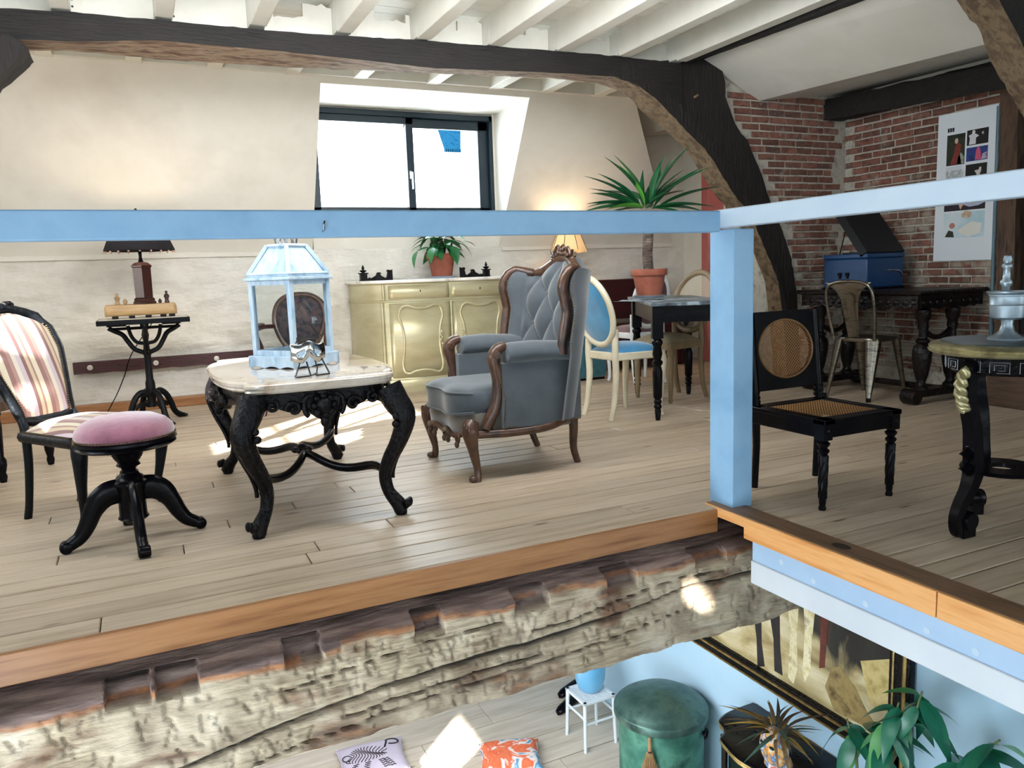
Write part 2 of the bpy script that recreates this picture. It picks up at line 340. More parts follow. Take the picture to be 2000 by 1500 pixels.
# right wall with its bricks, and the brick infill beside the curved brace
m = M(); m.box(3.39, 3.5, -5.2, 4.8, -.1, 3); wall_right = struct('wall_right', m, plaster, smooth=0)
def bricks(parent, org, uax, nrm, ulen, zlo, zhi, keep, seed, maxn=290, hb=.043, pitch=.057, lb=.168, jb=.013):
    """courses of bricks standing slightly proud of the mortar bed"""
    r = random.Random(seed); n = 0; protos = []
    for k in range(5):
        L = (lb, lb * .94, lb * 1.03, lb * .48, lb * .7)[k]; q = M()
        vs = []
        for d, i in ((-.03, 0), (.004, 0), (.011, .005)):
            for a, b in ((-1, -1), (1, -1), (1, 1), (-1, 1)):
                vs.append((a * (L / 2 - i) + r.uniform(-.003, .003), -d, b * (hb / 2 - i) + r.uniform(-.0025, .0025)))
        q.add(vs, [(0, 1, 5, 4), (1, 2, 6, 5), (2, 3, 7, 6), (3, 0, 4, 7), (4, 5, 9, 8), (5, 6, 10, 9), (6, 7, 11, 10), (7, 4, 8, 11), (8, 9, 10, 11)])
        protos.append((L, q, [None]))
    rz = math.atan2(uax[1], uax[0]); z = zlo; row = 0
    while z < zhi:
        u = -(.0 if row % 2 else lb * .5) - r.uniform(0, .03)
        while u < ulen:
            L, q, h = protos[r.choice((0, 0, 1, 2, 2, 3 if r.random() < .5 else 0, 4 if r.random() < .3 else 1))]
            uc = u + L / 2
            if uc - L / 2 > -.03 and uc + L / 2 < ulen + .03 and keep(uc, z) and n < maxn:
                p = Vector(org) + Vector(uax) * uc + Vector((0, 0, z)) + Vector(nrm) * r.uniform(-.003, .004)
                if h[0] is None: h[0] = obj('brick', q, brick_m, parent, smooth=0, loc=p); h[0].rotation_euler = (0, r.uniform(-.01, .01), rz)
                else: inst(h[0], 'brick', parent, p, (0, r.uniform(-.012, .012), rz))
                n += 1
            u += L + jb
        z += pitch; row += 1
    return n
# right wall: front face x = 3.36, u runs towards the camera (-y)
m = M()
def mb(u, v):
    y = 2.42 - u * 1.6; z = v * 2.28
    return (3.362 + .006 * fbm(y * 12, z * 12, 5), y, z)
m.grid(mb, 110, 150); obj('mortar_bed', m, mortar, wall_right, smooth=180)
bricks(wall_right, (3.362, 2.40, 0), (0, -1, 0), (-1, 0, 0), 1.42, .05, 2.22, lambda u, z: z > .12, 5, maxn=300)
# brick infill (faces the camera side), y = 2.42, from the brace to the right wall
m = M()
OUT = [(1.95, 2.56), (2.0, 2.34), (2.03, 2.226), (2.145, 2.054), (2.22, 1.985), (2.30, 1.86), (2.40, 1.702), (2.50, 1.484), (2.60, 1.314), (2.775, .864), (2.80, .635), (2.85, 0)]
def xo(z): return lerp1(z, [p[1] for p in OUT[::-1]], [p[0] for p in OUT[::-1]])
def mb2(u, v):
    z = v * 2.5; x0 = xo(z) - .06; x = x0 + u * (3.4 - x0)
    return (x, 2.425 + .006 * fbm(x * 12, z * 12, 9), z)
m.grid(mb2, 60, 140); m.box(2.2, 3.39, 2.45, 2.6, 0, 2.2)
wall_infill = struct('wall_infill', m, mortar, smooth=180)
bricks(wall_infill, (1.98, 2.425, 0), (1, 0, 0), (0, -1, 0), 1.37, .05, 2.33, lambda u, z: u - .09 > xo(z) - 1.98 + .02, 8, maxn=300)
# torn plaster edge along the brace
m = M(); ed = []
for i in range(60):
    z = .2 + i * .0362; j = .012 * mn.noise(Vector((z * 14, 3, 0))) + .01 * mn.noise(Vector((z * 50, 5, 0)))
    ed.append([(xo(z) - .05, 2.40, z), (xo(z) - .05, 2.375, z), (xo(z) + .012 + j, 2.385, z), (xo(z) + .03 + j * 1.5, 2.42, z)])
m.loft(ed, cap=True); obj('plaster_edge', m, white_blue, wall_infill, smooth=60)
# baseboard behind, left; dark red skirting under the right wall of the back bay
m = M(); m.box(-3.7, -.5, 4.545, 4.64, 0, .082); struct('baseboard_back', m, orange_pine, bevel=.006)
red_paint = mat('salmon_red_paint', ['#b0605c', '#bd6d66'], ns=3, rough=.5)
m = M(); m.box(3.37, 3.39, 2.6, 3.4, 0, .12); m.box(1.3, 3.39, 4.60, 4.64, 0, .12); struct('baseboard_right', m, mat('dark_red_skirting', '#6a2c30', rough=.5))

# ceiling: boards over slim joists
m = M(); m.box(-3.75, 3.5, 2.3, 4.9, 2.705, 2.76); m.box(-3.75, 3.5, -6.1, 2.3, 2.675, 2.76)
ceiling = struct('ceiling', m, joint, smooth=0)
r_ = random.Random(4)
def cboards(y0, y1, w, z, x0, x1):
    y = y0
    while y < y1 - .03:
        m = M(); m.box(x0, x1, -w / 2 + .003, w / 2 - .003, 0, .02); obj('ceiling_board', m, white_paint, ceiling, smooth=0, loc=(0, y + w / 2, z + r_.uniform(-.003, .003))); y += w
cboards(.2, 2.6, .125, 2.66, -3.7, 2.0)
cboards(2.62, 3.9, .13, 2.69, -3.7, 3.4)
JX = [(-2.42 + .492 * k) for k in range(-2, 9)]
for x in JX:      # front bay joists, seated on the tie beam
    m = M(); T = Matrix.Identity(4)
    zz = 2.446 + .012 * (x + 2.4)
    m.box(-.045, .045, 0, 2.26, zz, 2.668); m.box(-.045, .045, 2.26, 2.44, zz + .012, 2.668)
    obj('joist', m, white_paint, ceiling, bevel=.004, loc=(x, 0, 0))
for x in (-2.62, -2.07, -1.53, -.97, -.44, .175, .748, 1.24, 1.78, 2.3):
    m = M(); m.box(-.052, .052, 2.5, 3.86, 2.595, 2.70); obj('joist', m, white_paint, ceiling, bevel=.004, loc=(x, 0, 0))
m = M(); m.box(-3.7, 3.4, 3.80, 3.92, 2.60, 2.70); obj('wall_plate', m, white_paint, ceiling)
# ragged filler boards between the joists on top of the tie beam
for i in range(len(JX) - 1):
    a, b = JX[i] + .046, JX[i + 1] - .046; zz = 2.44 + .012 * (a + 2.4); n = 14; top = []
    hole = {4: .1, 5: .06, 6: .075, 7: .05, 8: .04}.get(i, .02); st = r_.choice((2, 5, 7))
    for k in range(n + 1):
        t = k / n; z = 2.655 - (hole if st <= k <= st + 6 else .015) + r_.uniform(-.012, .012)
        top.append((a + (b - a) * t, z)); 
        if k in (st - 1, st + 6): top.append((a + (b - a) * t + .002, 2.655 - (hole if k == st - 1 else .015)))
    m = M(); m.prism([(a, zz)] + top[:0] + [(b, zz)] + top[::-1], 2.375, 2.40, lambda p, q, d: (p, d, q)); fb = obj('filler_board', m, white_paint, ceiling, smooth=0)
    m = M(); m.box(a, a + .055, 2.362, 2.376, zz, zz + .15); obj('batten', m, white_paint, ceiling, smooth=0)
# nail heads
m = M()
for x in JX:
    for k in range(4): m.lathe([(0, 0), (.006, .002), (.006, .006)], 6, T=Matrix.Translation((x - .02 + r_.uniform(-.05, 0) * 0 + .075, 2.36, 2.49 + k * .035)) @ Matrix.Rotation(PI / 2, 4, 'X'))
obj('nail_head', m, frame_black, ceiling, kind='stuff')
# right roof slope: white plaster between purlin and wall plate
m = M()
m.add([(1.78, 2.36, 2.56), (1.72, -5.2, 2.40), (2.42, -5.2, 2.05), (2.405, 2.44, 2.305)], [(0, 1, 2, 3)])
m.add([(2.405, 2.44, 2.305), (2.42, -5.2, 2.05), (3.39, -5.2, 2.35), (3.39, 2.44, 2.41)], [(0, 1, 2, 3)])
m.add([(2.405, 2.44, 2.305), (3.39, 2.44, 2.41), (3.39, 2.44, 2.8), (1.78, 2.44, 2.8), (1.78, 2.44, 2.56)], [(0, 1, 2, 3, 4)])
m.add([(1.9, 2.5, 2.62), (2.46, 2.5, 2.32), (2.80, 4.64, 2.41), (2.3, 4.64, 2.75)], [(0, 1, 2, 3)]); m.add([(2.46, 2.5, 2.32), (3.39, 2.5, 2.40), (3.39, 4.64, 2.48), (2.80, 4.64, 2.41)], [(0, 1, 2, 3)])
struct('ceiling_slope', m, plaster, smooth=0)
# ------------------------------------------------------------------ old timbers
def timber(name, secs, mt, k=5, step=.04, amp=.008, fr=9, parent=None, seed=0, kind=None):
    """hewn timber: loft of 4-corner sections, every side split and roughened; faces of side 2 (third) take material 2"""
    rings = []
    secs = [[Vector(p) for p in s] for s in secs]
    for i in range(len(secs) - 1):
        a, b = secs[i], secs[i + 1]; n = max(1, int(max((b[j] - a[j]).length for j in range(4)) / step))
        for q in range(n if i < len(secs) - 2 else n + 1): rings.append([a[j].lerp(b[j], q / n) for j in range(4)])
    R = []; c0 = None
    for r in rings:
        c = sum(r, Vector()) / 4; out = []
        for j in range(4):
            for q in range(k):
                p = r[j].lerp(r[(j + 1) % 4], q / k)
                d = (p - c).normalized()
                out.append(p + d * amp * (fbm(p.x * fr + seed, p.y * fr, p.z * fr) + .5 * fbm(p.x * fr * 4, p.y * fr * 4, p.z * fr * 4 + seed)))
        R.append(out)
    m = M(); m.loft(R); nseg = 4 * k
    if isinstance(mt, list): m.mi = [1 if (i % nseg) // k == 2 else 0 for i in range(len(R) * nseg - nseg)] + [0, 0]
    return obj(name, m, mt, parent, smooth=50, kind=kind)
# section corners: front-top, back-top, back-bottom, front-bottom  (side 2 = underside)
def sec(x, zt, zb, zbb, yf=2.3, yb=2.55): return [(x, yf, zt), (x, yb, zt), (x, yb, zbb), (x, yf, zb)]
worn_brown = mat('worn_brown_timber', ['#33241b', '#6b5240', '#95806a', '#4a372a'], ns=5, sc=(1, 5, 5), rough=.8, bump=.7, bns=10, bsc=(1, 8, 8))
tb = timber('tie_beam', [sec(-3.75, 2.43, 2.29, 2.28), sec(-2.69, 2.43, 2.285, 2.29), sec(-2.40, 2.445, 2.295, 2.315), sec(-1.98, 2.447, 2.34, 2.305), sec(-1.28, 2.448, 2.338, 2.315), sec(-.36, 2.478, 2.315, 2.345), sec(.56, 2.49, 2.352, 2.38), sec(.97, 2.50, 2.357, 2.372), sec(1.55, 2.49, 2.2, 2.25)], [dark_timber, worn_brown], k=6, amp=.006)
tag(tb, 'long dark hewn tie beam spanning the attic under the white joists', 'beam')
# curved brace: pairs of front arris / mid groove, thickness front to back
FA = [(.90, 2.36), (.966, 2.357), (1.164, 2.315), (1.336, 2.22), (1.481, 2.106), (1.611, 2.002), (1.745, 1.907), (1.852, 1.805), (1.926, 1.704), (2.058, 1.548), (2.135, 1.479), (2.262, 1.316), (2.398, 1.081), (2.51, .873), (2.56, .60), (2.60, .3), (2.63, 0)]
MD = [(1.05, 2.46), (1.15, 2.46), (1.36, 2.345), (1.542, 2.195), (1.66, 2.09), (1.779, 1.99), (1.90, 1.90), (1.976, 1.828), (2.05, 1.73), (2.15, 1.60), (2.215, 1.49), (2.33, 1.30), (2.45, 1.08), (2.545, .87), (2.62, .60), (2.66, .3), (2.69, 0)]
OU = [(1.75, 2.56), (1.80, 2.56), (1.95, 2.56), (2.0, 2.40), (2.0, 2.30), (2.05, 2.20), (2.10, 2.10), (2.16, 2.03), (2.22, 1.98), (2.30, 1.84), (2.37, 1.72), (2.47, 1.50), (2.60, 1.28), (2.70, 1.05), (2.77, .75), (2.80, .4), (2.83, 0)]
BK = [(1.0, 2.365), (1.10, 2.359), (1.224, 2.288), (1.369, 2.167), (1.50, 2.095), (1.62, 2.02), (1.729, 1.938), (1.83, 1.835), (1.907, 1.737), (2.03, 1.584), (2.12, 1.51), (2.24, 1.34), (2.366, 1.172), (2.518, .874), (2.556, .60), (2.60, .3), (2.63, 0)]
brs = thing('curved_brace', 'dark curved oak brace sweeping from the tie beam down beside the brick wall', 'brace', (2.6, 2.42, 0))
T0 = Vector((2.6, 2.42, 0))
def L3(p, y): return Vector((p[0], y, p[1])) - T0
timber('brace', [[L3(FA[i], 2.30), L3(MD[i], 2.30), L3((MD[i][0] + .03, MD[i][1] + .03), 2.5), L3(BK[i], 2.50)][::1] for i in range(len(FA))][:], [dark_timber_v, dark_timber_v], k=5, amp=.006, parent=brs)
timber('post', [[L3(MD[i], 2.345), L3(OU[i], 2.35), L3(OU[i], 2.52), L3((MD[i][0], MD[i][1]), 2.5)] for i in range(len(FA))], dark_timber_v, k=5, amp=.006, parent=brs, seed=4)
# pale worn underside of the brace
timber('worn_edge', [[L3((FA[i][0] - .003, FA[i][1] - .003), 2.297), L3((FA[i][0] + .012, FA[i][1] + .012), 2.31), L3((BK[i][0] + .012, BK[i][1] + .012), 2.49), L3((BK[i][0] - .004, BK[i][1] - .004), 2.505)] for i in range(1, len(FA))], worn_timber, k=7, step=.02, amp=.007, fr=16, parent=brs, seed=9)
m = M(); m.lathe([(0, 0), (.01, 0), (.008, .04)], 7, T=Matrix.Translation(L3((1.66, 2.26), 2.29)) @ Matrix.Rotation(PI / 2.3, 4, 'X')); obj('peg', m, worn_timber, brs)
# second truss brace, upper right, nearer the camera
BB = [(1.02, 2.75), (1.25, 2.5), (1.44, 2.29), (1.501, 2.249), (1.58, 2.187), (1.70, 2.105), (1.80, 1.975), (1.89, 1.885), (1.98, 1.81), (2.09, 1.715), (2.4, 1.4), (2.75, .95)]
BF = [(1.14, 2.72), (1.30, 2.46), (1.43, 2.24), (1.50, 2.17), (1.57, 2.10), (1.68, 2.0), (1.78, 1.89), (1.87, 1.79), (1.96, 1.70), (2.07, 1.60), (2.4, 1.27), (2.74, .9)]
T1 = Vector((1.6, 0, 1.9)); tr = thing('curved_brace', 'gnarled pale-edged oak brace cutting across the top right corner', 'brace', T1)
def Q(p, y, dx=0): return Vector((p[0] + dx, y, p[1] + dx * .55)) - T1
BF = [(x - .07, z + .03) for x, z in BF]
timber('brace', [[Q(BF[i], -.12, .16), Q(BB[i], .12, .16), Q(BB[i], .12), Q(BF[i], -.12)] for i in range(12)], [dark_timber_v, worn_timber], k=7, step=.03, amp=.012, fr=10, parent=tr, seed=3)
timber('post', [[Q(BF[i], -.10, .16), Q(BF[i], -.10, .5), Q(BB[i], .1, .5), Q(BB[i], .1, .16)] for i in range(12)], dark_timber_v, k=4, amp=.008, parent=tr, seed=6)
# left end brace of the tie beam
tl = timber('corner_brace', [[(-2.585, 2.29, 2.245), (-2.66, 2.29, 2.31), (-2.66, 2.52, 2.31), (-2.585, 2.52, 2.235)], [(-2.63, 2.29, 2.195), (-2.9, 2.29, 2.3), (-2.9, 2.52, 2.3), (-2.63, 2.52, 2.185)], [(-2.73, 2.29, 2.09), (-3.0, 2.29, 2.2), (-3.0, 2.52, 2.2), (-2.74, 2.52, 2.08)], [(-3.1, 2.3, 1.5), (-3.45, 2.3, 1.6), (-3.45, 2.52, 1.6), (-3.13, 2.52, 1.5)], [(-3.4, 2.3, .8), (-3.68, 2.3, .8), (-3.68, 2.52, .8), (-3.43, 2.52, .8)], [(-3.4, 2.3, 0), (-3.68, 2.3, 0), (-3.68, 2.52, 0), (-3.43, 2.52, 0)]], [dark_timber_v, worn_brown], k=5, amp=.006)
tag(tl, 'dark timber brace meeting the tie beam at the far left edge', 'brace')
pu = timber('purlin', [[(1.60, 2.32, 2.60), (1.82, 2.36, 2.60), (1.80, 2.36, 2.555), (1.62, 2.32, 2.50)], [(1.60, -5, 2.55), (1.78, -5, 2.5), (1.74, -5, 2.37), (1.60, -5, 2.40)]], dark_timber, k=4, step=.08, amp=.004)
tag(pu, 'dark purlin running along the white joists towards the top right', 'beam')
wp = timber('wall_plate_beam', [[(3.10, y, 2.355 - dz), (3.36, y, 2.37), (3.36, y, 2.20), (3.10, y, 2.185 - dz)] for y, dz in ((2.44, 0), (1.7, .035), (.98, .075), (-3, .2))], dark_timber, k=5, amp=.012, fr=6)
tag(wp, 'thick dark wall plate beam above the brick wall, under the white slope', 'beam')
ps = timber('wall_post', [[(3.235, .83, 0), (3.39, .83, 0), (3.39, .95, 0), (3.235, .95, 0)], [(3.25, .90, 2.22), (3.39, .90, 2.22), (3.39, 1.03, 2.22), (3.25, 1.03, 2.22)]], mat('brown_post_wood', ['#2b1f18', '#4a3629', '#5c4534', '#33251c'], ns=4, sc=(6, 6, 1), rough=.75, bump=.4, bns=12, bsc=(8, 8, 1)), k=4, amp=.006, fr=6)
tag(ps, 'upright brown timber post on the brick wall right of the poster', 'post')
m = M(); m.box(3.30, 3.38, -2.5, .83, 0, 2.2); o = obj('opening_shade_panel', m, mat('opening_shade', '#0e0d10', rough=.8)); o['kind'] = 'structure'  # shade of the opening beyond the post, put in as a near-black panel

# ------------------------------------------------------------------ railing: post and two rails
rl = thing('railing', 'pale blue painted wooden railing with corner post round the floor opening', 'railing', (.03, .01, 0))
m = M(); m.box(-.045, .062, -.06, .085, 0, 1.165); obj('post', m, blue_paint, rl, bevel=.004)
m = M(); m.box(-3.75, -.10, -.045, .02, 1.152, 1.236); obj('rail', m, blue_paint, rl, bevel=.005)
m = M(); m.box(-.10, -.035, -4.5, .045, 1.168, 1.24, Matrix.Rotation(math.radians(-.15), 4, 'X')); obj('rail', m, white_blue, rl, bevel=.005)
m = M(); m.tube([(-1.68, -.045, 1.17), (-1.68, -.062, 1.175), (-1.68, -.066, 1.19), (-1.675, -.058, 1.2)], .004, 6); obj('hook', m, chrome, rl)
# floor edge trims
m = M(); m.box(-3.7, -.06, -.012, .012, -.10, -.003); struct('trim_1', m, orange_pine, bevel=.003)
m = M(); m.box(-.062, .06, -1.02, .075, -.036, .004); m.box(-.062, -.03, -1.02, -.17, -.082, -.03); struct('trim_2', m, [orange_pine_y], bevel=.003)
m = M(); m.box(-.062, .06, -5, -1.024, -.082, .004); struct('trim_3', m, orange_pine_y, bevel=.003)
m = M(); m.box(-.052, .058, -.30, .0745, .0038, .007); m.box(-.05, .058, -5, -.303, .0038, .0065); struct('trim_4', m, brown_board, smooth=0, bevel=.0015)
m = M().lathe([(0, .0066), (.012, .0068), (.02, .0075), (.026, .0064)], 14, sy=1.5); m.v = [(x + .005, y - .6, z) for x, y, z in m.v]; obj('knot', m, mat('dark_knot', ['#160f0b', '#3a281c'], ns=60, rough=.6), bpy.data.objects['trim_4'], smooth=60)
m = M(); m.box(-.042, .09, -5, -.20, -.17, -.08); struct('trim_5', m, mat('blue_fascia', ['#9fbbd8', '#adc7e1'], ns=3, rough=.5), bevel=.002)  # upper strip, bluer than the white beam below
m = M()
for y in (-.36, -.52, -.75, -.98, -1.14): m.lathe([(0, -.004), (.012, -.004), (.012, .001)], 10, T=Matrix.Translation((-.042, y, -.125 - .02 * (y < -.5))) @ Matrix.Rotation(-PI / 2, 4, 'Y'))
obj('screw_head', m, mat('screw_cover', '#b7cbdc', rough=.5), bpy.data.objects['trim_5'], kind='stuff')
wb = obj('white_beam', M().box(-.05, .10, -5, -.20, -.264, -.168), mat('beam_white', ['#c6ced6', '#d2d9df'], ns=3, rough=.5), bevel=.004); tag(wb, 'white painted beam below the orange floor edge on the right', 'beam')

# ------------------------------------------------------------------ great hewn beam under the floor edge
hew = bpy.data.materials.new('hewn_beam'); hew.use_nodes = True
N, L, b = nodes(hew); b.inputs['Roughness'].default_value = .9
tc = N.new('ShaderNodeTexCoord')
def nz(scale, sc, det=6, dist=0):
    mp = N.new('ShaderNodeMapping'); mp.inputs['Scale'].default_value = sc; L.new(tc.outputs['Object'], mp.inputs[0])
    n = N.new('ShaderNodeTexNoise'); n.inputs['Scale'].default_value = scale; n.inputs['Detail'].default_value = det; n.inputs['Distortion'].default_value = dist; L.new(mp.outputs[0], n.inputs[0]); return n
def ramp(src, stops):
    r = N.new('ShaderNodeValToRGB'); e = r.color_ramp.elements
    for i, (p, c) in enumerate(stops):
        el = e[i] if i < 2 else e.new(p)
        el.position = p; el.color = hx(c) if isinstance(c, str) else (c, c, c, 1)
    L.new(src, r.inputs[0]); return r
def mix(f, a, c):
    x = N.new('ShaderNodeMix'); x.data_type = 'RGBA'
    L.new(f, x.inputs[0]); L.new(a, x.inputs[6]); L.new(c, x.inputs[7]); return x
base = ramp(nz(7, (1, 1, 1)).outputs[0], [(.3, '#786a58'), (.45, '#a6967f'), (.58, '#c2b29a'), (.72, '#d3c7b2')])
grain = ramp(nz(5, (1, 14, 14), 7).outputs[0], [(.35, '#67563f'), (.55, '#b2a185'), (.7, '#cabca2')])
m1 = mix(ramp(nz(3, (1, 1, 1)).outputs[0], [(.4, 0), (.6, .7)]).outputs[0], base.outputs[0], grain.outputs[0])
brown = ramp(nz(9, (1, 5, 5)).outputs[0], [(.35, '#4a3226'), (.6, '#7a5238'), (.75, '#9a6b48')])
m2 = mix(ramp(nz(2.6, (1.2, 1, 2.2), 5, .4).outputs[0], [(.52, 0), (.63, .85)]).outputs[0], m1.outputs[2], brown.outputs[0])
vc = N.new('ShaderNodeVertexColor'); vc.layer_name = 'zone'
sepz = N.new('ShaderNodeSeparateColor'); L.new(vc.outputs[0], sepz.inputs[0])
top = ramp(nz(4, (1, 7, 7), 6).outputs[0], [(.3, '#40342e'), (.5, '#74605a'), (.68, '#968278')])
m3 = mix(sepz.outputs[0], m2.outputs[2], top.outputs[0])
orange = ramp(nz(16, (1, 1, 1)).outputs[0], [(.35, '#7b4a2b'), (.65, '#b87a4c')])
m4 = mix(sepz.outputs[1], m3.outputs[2], orange.outputs[0])
crk = ramp(nz(3, (1, 1, 1)).outputs[0], [(.2, '#191512'), (.8, '#2c241d')])
m5 = mix(sepz.outputs[2], m4.outputs[2], crk.outputs[0]); L.new(m5.outputs[2], b.inputs['Base Color'])
bp = N.new('ShaderNodeBump'); bp.inputs['Strength'].default_value = .8; bp.inputs['Distance'].default_value = .012
L.new(nz(30, (.6, 2, 2), 8).outputs[0], bp.inputs['Height']); L.new(bp.outputs[0], b.inputs['Normal'])
def hewn():
    dx = .0075; nx = int((.95 + 3.72) / dx) + 1; xs = np.linspace(-3.72, .95, nx)
    # section path: back-top -> arris -> front face down -> underside
    path = [(.14, -.088)] + [(.10 - .19 * t, -.089 - .062 * t) for t in np.linspace(0, 1, 16)][1:] + [(-.1, -.155 - .35 * t) for t in np.linspace(0, 1, 48)][1:] + [(-.1 + .3 * t, -.505) for t in np.linspace(0, 1, 8)][1:]
    P = np.array(path); K = len(P); Y = np.repeat(P[:, 0][None], nx, 0); Z = np.repeat(P[:, 1][None], nx, 0); X = np.repeat(xs[:, None], K, 1)
    dep = np.zeros((nx, K)); crack = np.zeros((nx, K)); zone = np.zeros((nx, K)); org = np.zeros((nx, K)); front = np.zeros(K); front[15:63] = 1
    r = np.random.RandomState(5)
    # wandering check along the face and two shorter ones
    cz = np.interp(xs, [-3.7, -2.45, -2.25, -1.93, -1.6, -1.25, -.95, -.7, -.45, -.3, -.05, .3], [-.5, -.465, -.455, -.40, -.36, -.34, -.335, -.318, -.29, -.27, -.275, -.27])
    wid = np.interp(xs, [-3.7, -2.3, -2.0, -1.6, -1.25, -.9, -.6, -.3, -.1, 0], [.004, .008, .009, .007, .010, .011, .006, .004, .008, .008])
    for c0, w0, (xa, xb) in ((cz, wid, (-3.7, 1)), (cz - .055, wid * .5, (-1.7, -.95)), (cz + .05 + .01 * np.sin(xs * 9), wid * .45, (-1.0, -.1)), (cz - .09, wid * .4, (-2.0, -.2)), (cz + .11, wid * .35, (-1.9, -1.1))):
        c0 = c0 + .006 * np.array([mn.noise(Vector((x * 9, float(w0[0]) * 99, 1))) for x in xs])
        on = ((xs > xa) & (xs < xb))[:, None] * front[None]
        g = np.exp(-((Z - c0[:, None]) / w0[:, None]) ** 2) * on; dep += .024 * g; crack = np.maximum(crack, np.clip(g * 1.4 - .25, 0, 1))
    # adze nicks (dense on the left half)
    for i in range(420):
        x0 = r.uniform(-3.0, -.9) if i < 260 else r.uniform(-1.6, .5); z0 = r.uniform(-.49, -.19); w = r.uniform(.012, .035); h = r.uniform(.006, .03); a = r.uniform(-.5, .5)
        i0, i1 = np.searchsorted(xs, [x0 - .05, x0 + .06]); xx = X[i0:i1]; zz = Z[i0:i1] - z0
        u = (xx - x0) + zz * a; 
        cut = np.where((u > 0) & (u < w) & (np.abs(zz) < h), 1 - u / w, 0) * front[None]
        dep[i0:i1] = np.maximum(dep[i0:i1], cut * r.uniform(.005, .012))
    und = np.array([[.004 * fbm(x * 3, z * 6, 2) + .0035 * fbm(x * 12, z * 30, 3) for z in P[:, 1]] for x in xs])
    dep -= und
    # mortises cut into the arris
    for xa, xb, dz in ((-2.385, -2.265, .055), (-2.25, -2.135, .06), (-1.875, -1.755, .055), (-1.445, -1.335, .065), (-1.06, -.92, .06), (-.665, -.53, .065), (-.25, -.09, .045)):
        k = ((xs > xa) & (xs < xb))[:, None]
        pz = np.clip((Z + .155 + dz) / .02, 0, 1); py = np.clip((-.035 - Y) / .014, 0, 1)
        msk = k * pz * py; Y += msk * .05; zone = np.maximum(zone, msk * (pz > .3)); crack = np.maximum(crack, msk * .3)
    edge = -.165 + .022 * np.array([fbm(x * 4, 7, 0) for x in xs]); edge = edge - .02 * (xs < -1.7)
    zone = np.maximum(zone, np.clip((Z - edge[:, None]) / .006, 0, 1)); org = np.clip(1 - np.abs(Z - edge[:, None] + .002) / .014, 0, 1) * (.5 + .5 * np.array([mn.noise(Vector((x * 7, 2, 2))) for x in xs]) > .3)[:, None] * np.array(front > 0)[None]
    Y += dep * front[None]; Z[:, 56:] += (.014 * np.array([fbm(x * 5, 3, 3) for x in xs]))[:, None]; Z[:, 1:15] += und[:, 1:15] * .6
    m = M(); v = np.stack([X, Y, Z], -1).reshape(-1, 3)
    m.v = v.tolist(); m.f = [(i * K + j, i * K + j + 1, (i + 1) * K + j + 1, (i + 1) * K + j) for i in range(nx - 1) for j in range(K - 1)]; m.mi = [0] * len(m.f)
    o = obj('bressummer_beam', m, hew, smooth=70)
    ca = o.data.color_attributes.new('zone', 'FLOAT_COLOR', 'POINT')
    ca.data.foreach_set('color', np.stack([zone, org * (1 - zone * .0), np.clip(crack, 0, 1), np.ones_like(zone)], -1).reshape(-1).astype(np.float32))
    return o
tag(hewn(), 'huge weathered hewn beam with cracks and mortises under the floor edge', 'beam')
# ------------------------------------------------------------------ furniture on the left
ebony = mat('ebonised_wood', ['#050508', '#0a090d', '#06060a'], ns=9, rough=.27, bump=.08, bns=30, spec=.14)
carved_ebony = mat('carved_ebonised_wood', ['#050508', '#0d0a0c', '#07070a'], ns=14, rough=.32, bump=.9, bns=42, dist=.012, spec=.18)
walnut = mat('carved_walnut', ['#20130d', '#422b1e', '#573a29', '#2c1c13'], ns=7, sc=(2, 2, 1), rough=.35, bump=.25, bns=30, dist=.006, coat=.2)
cast_iron = mat('cast_iron_black', ['#06080c', '#0c0e12'], ns=20, rough=.45, bump=.15, bns=60, spec=.2)
nail = mat('brass_nail', '#7d6a4c', rough=.35, metal=.9)
def stripes(name, cols, freq, axis=0, rough=.8, coord='Object', rot=0):
    m = mat(name, cols[0][1], rough=rough, sheen=.3); N, L, b = nodes(m)
    tc = N.new('ShaderNodeTexCoord'); sp = N.new('ShaderNodeSeparateXYZ'); L.new(tc.outputs[coord], sp.inputs[0])
    ml = N.new('ShaderNodeMath'); ml.operation = 'MULTIPLY'; ml.inputs[1].default_value = freq; L.new(sp.outputs[axis], ml.inputs[0])
    fr = N.new('ShaderNodeMath'); fr.operation = 'FRACT'; L.new(ml.outputs[0], fr.inputs[0])
    r = N.new('ShaderNodeValToRGB'); r.color_ramp.interpolation = 'CONSTANT'; e = r.color_ramp.elements
    for i, (p, c) in enumerate(cols):
        el = e[i] if i < 2 else e.new(p)
        el.position = p; el.color = hx(c)
    L.new(fr.outputs[0], r.inputs[0]); L.new(r.outputs[0], b.inputs['Base Color']); return m
def leg(name, parent, pts, rad, mt, n=10, per=5, ref=(1, 0, 0)):
    c = crv(pts, per); rr = []
    for i in range(len(c)):
        t = i / per; k = min(int(t), len(rad) - 2); f = t - k; a, b = rad[k], rad[k + 1]
        if not isinstance(a, tuple): a = (a, a)
        if not isinstance(b, tuple): b = (b, b)
        rr.append((a[0] + (b[0] - a[0]) * f, a[1] + (b[1] - a[1]) * f))
    m = M().tube(c, rr, n, ref=ref)
    return obj(name, m, mt, parent, smooth=60) if name else m

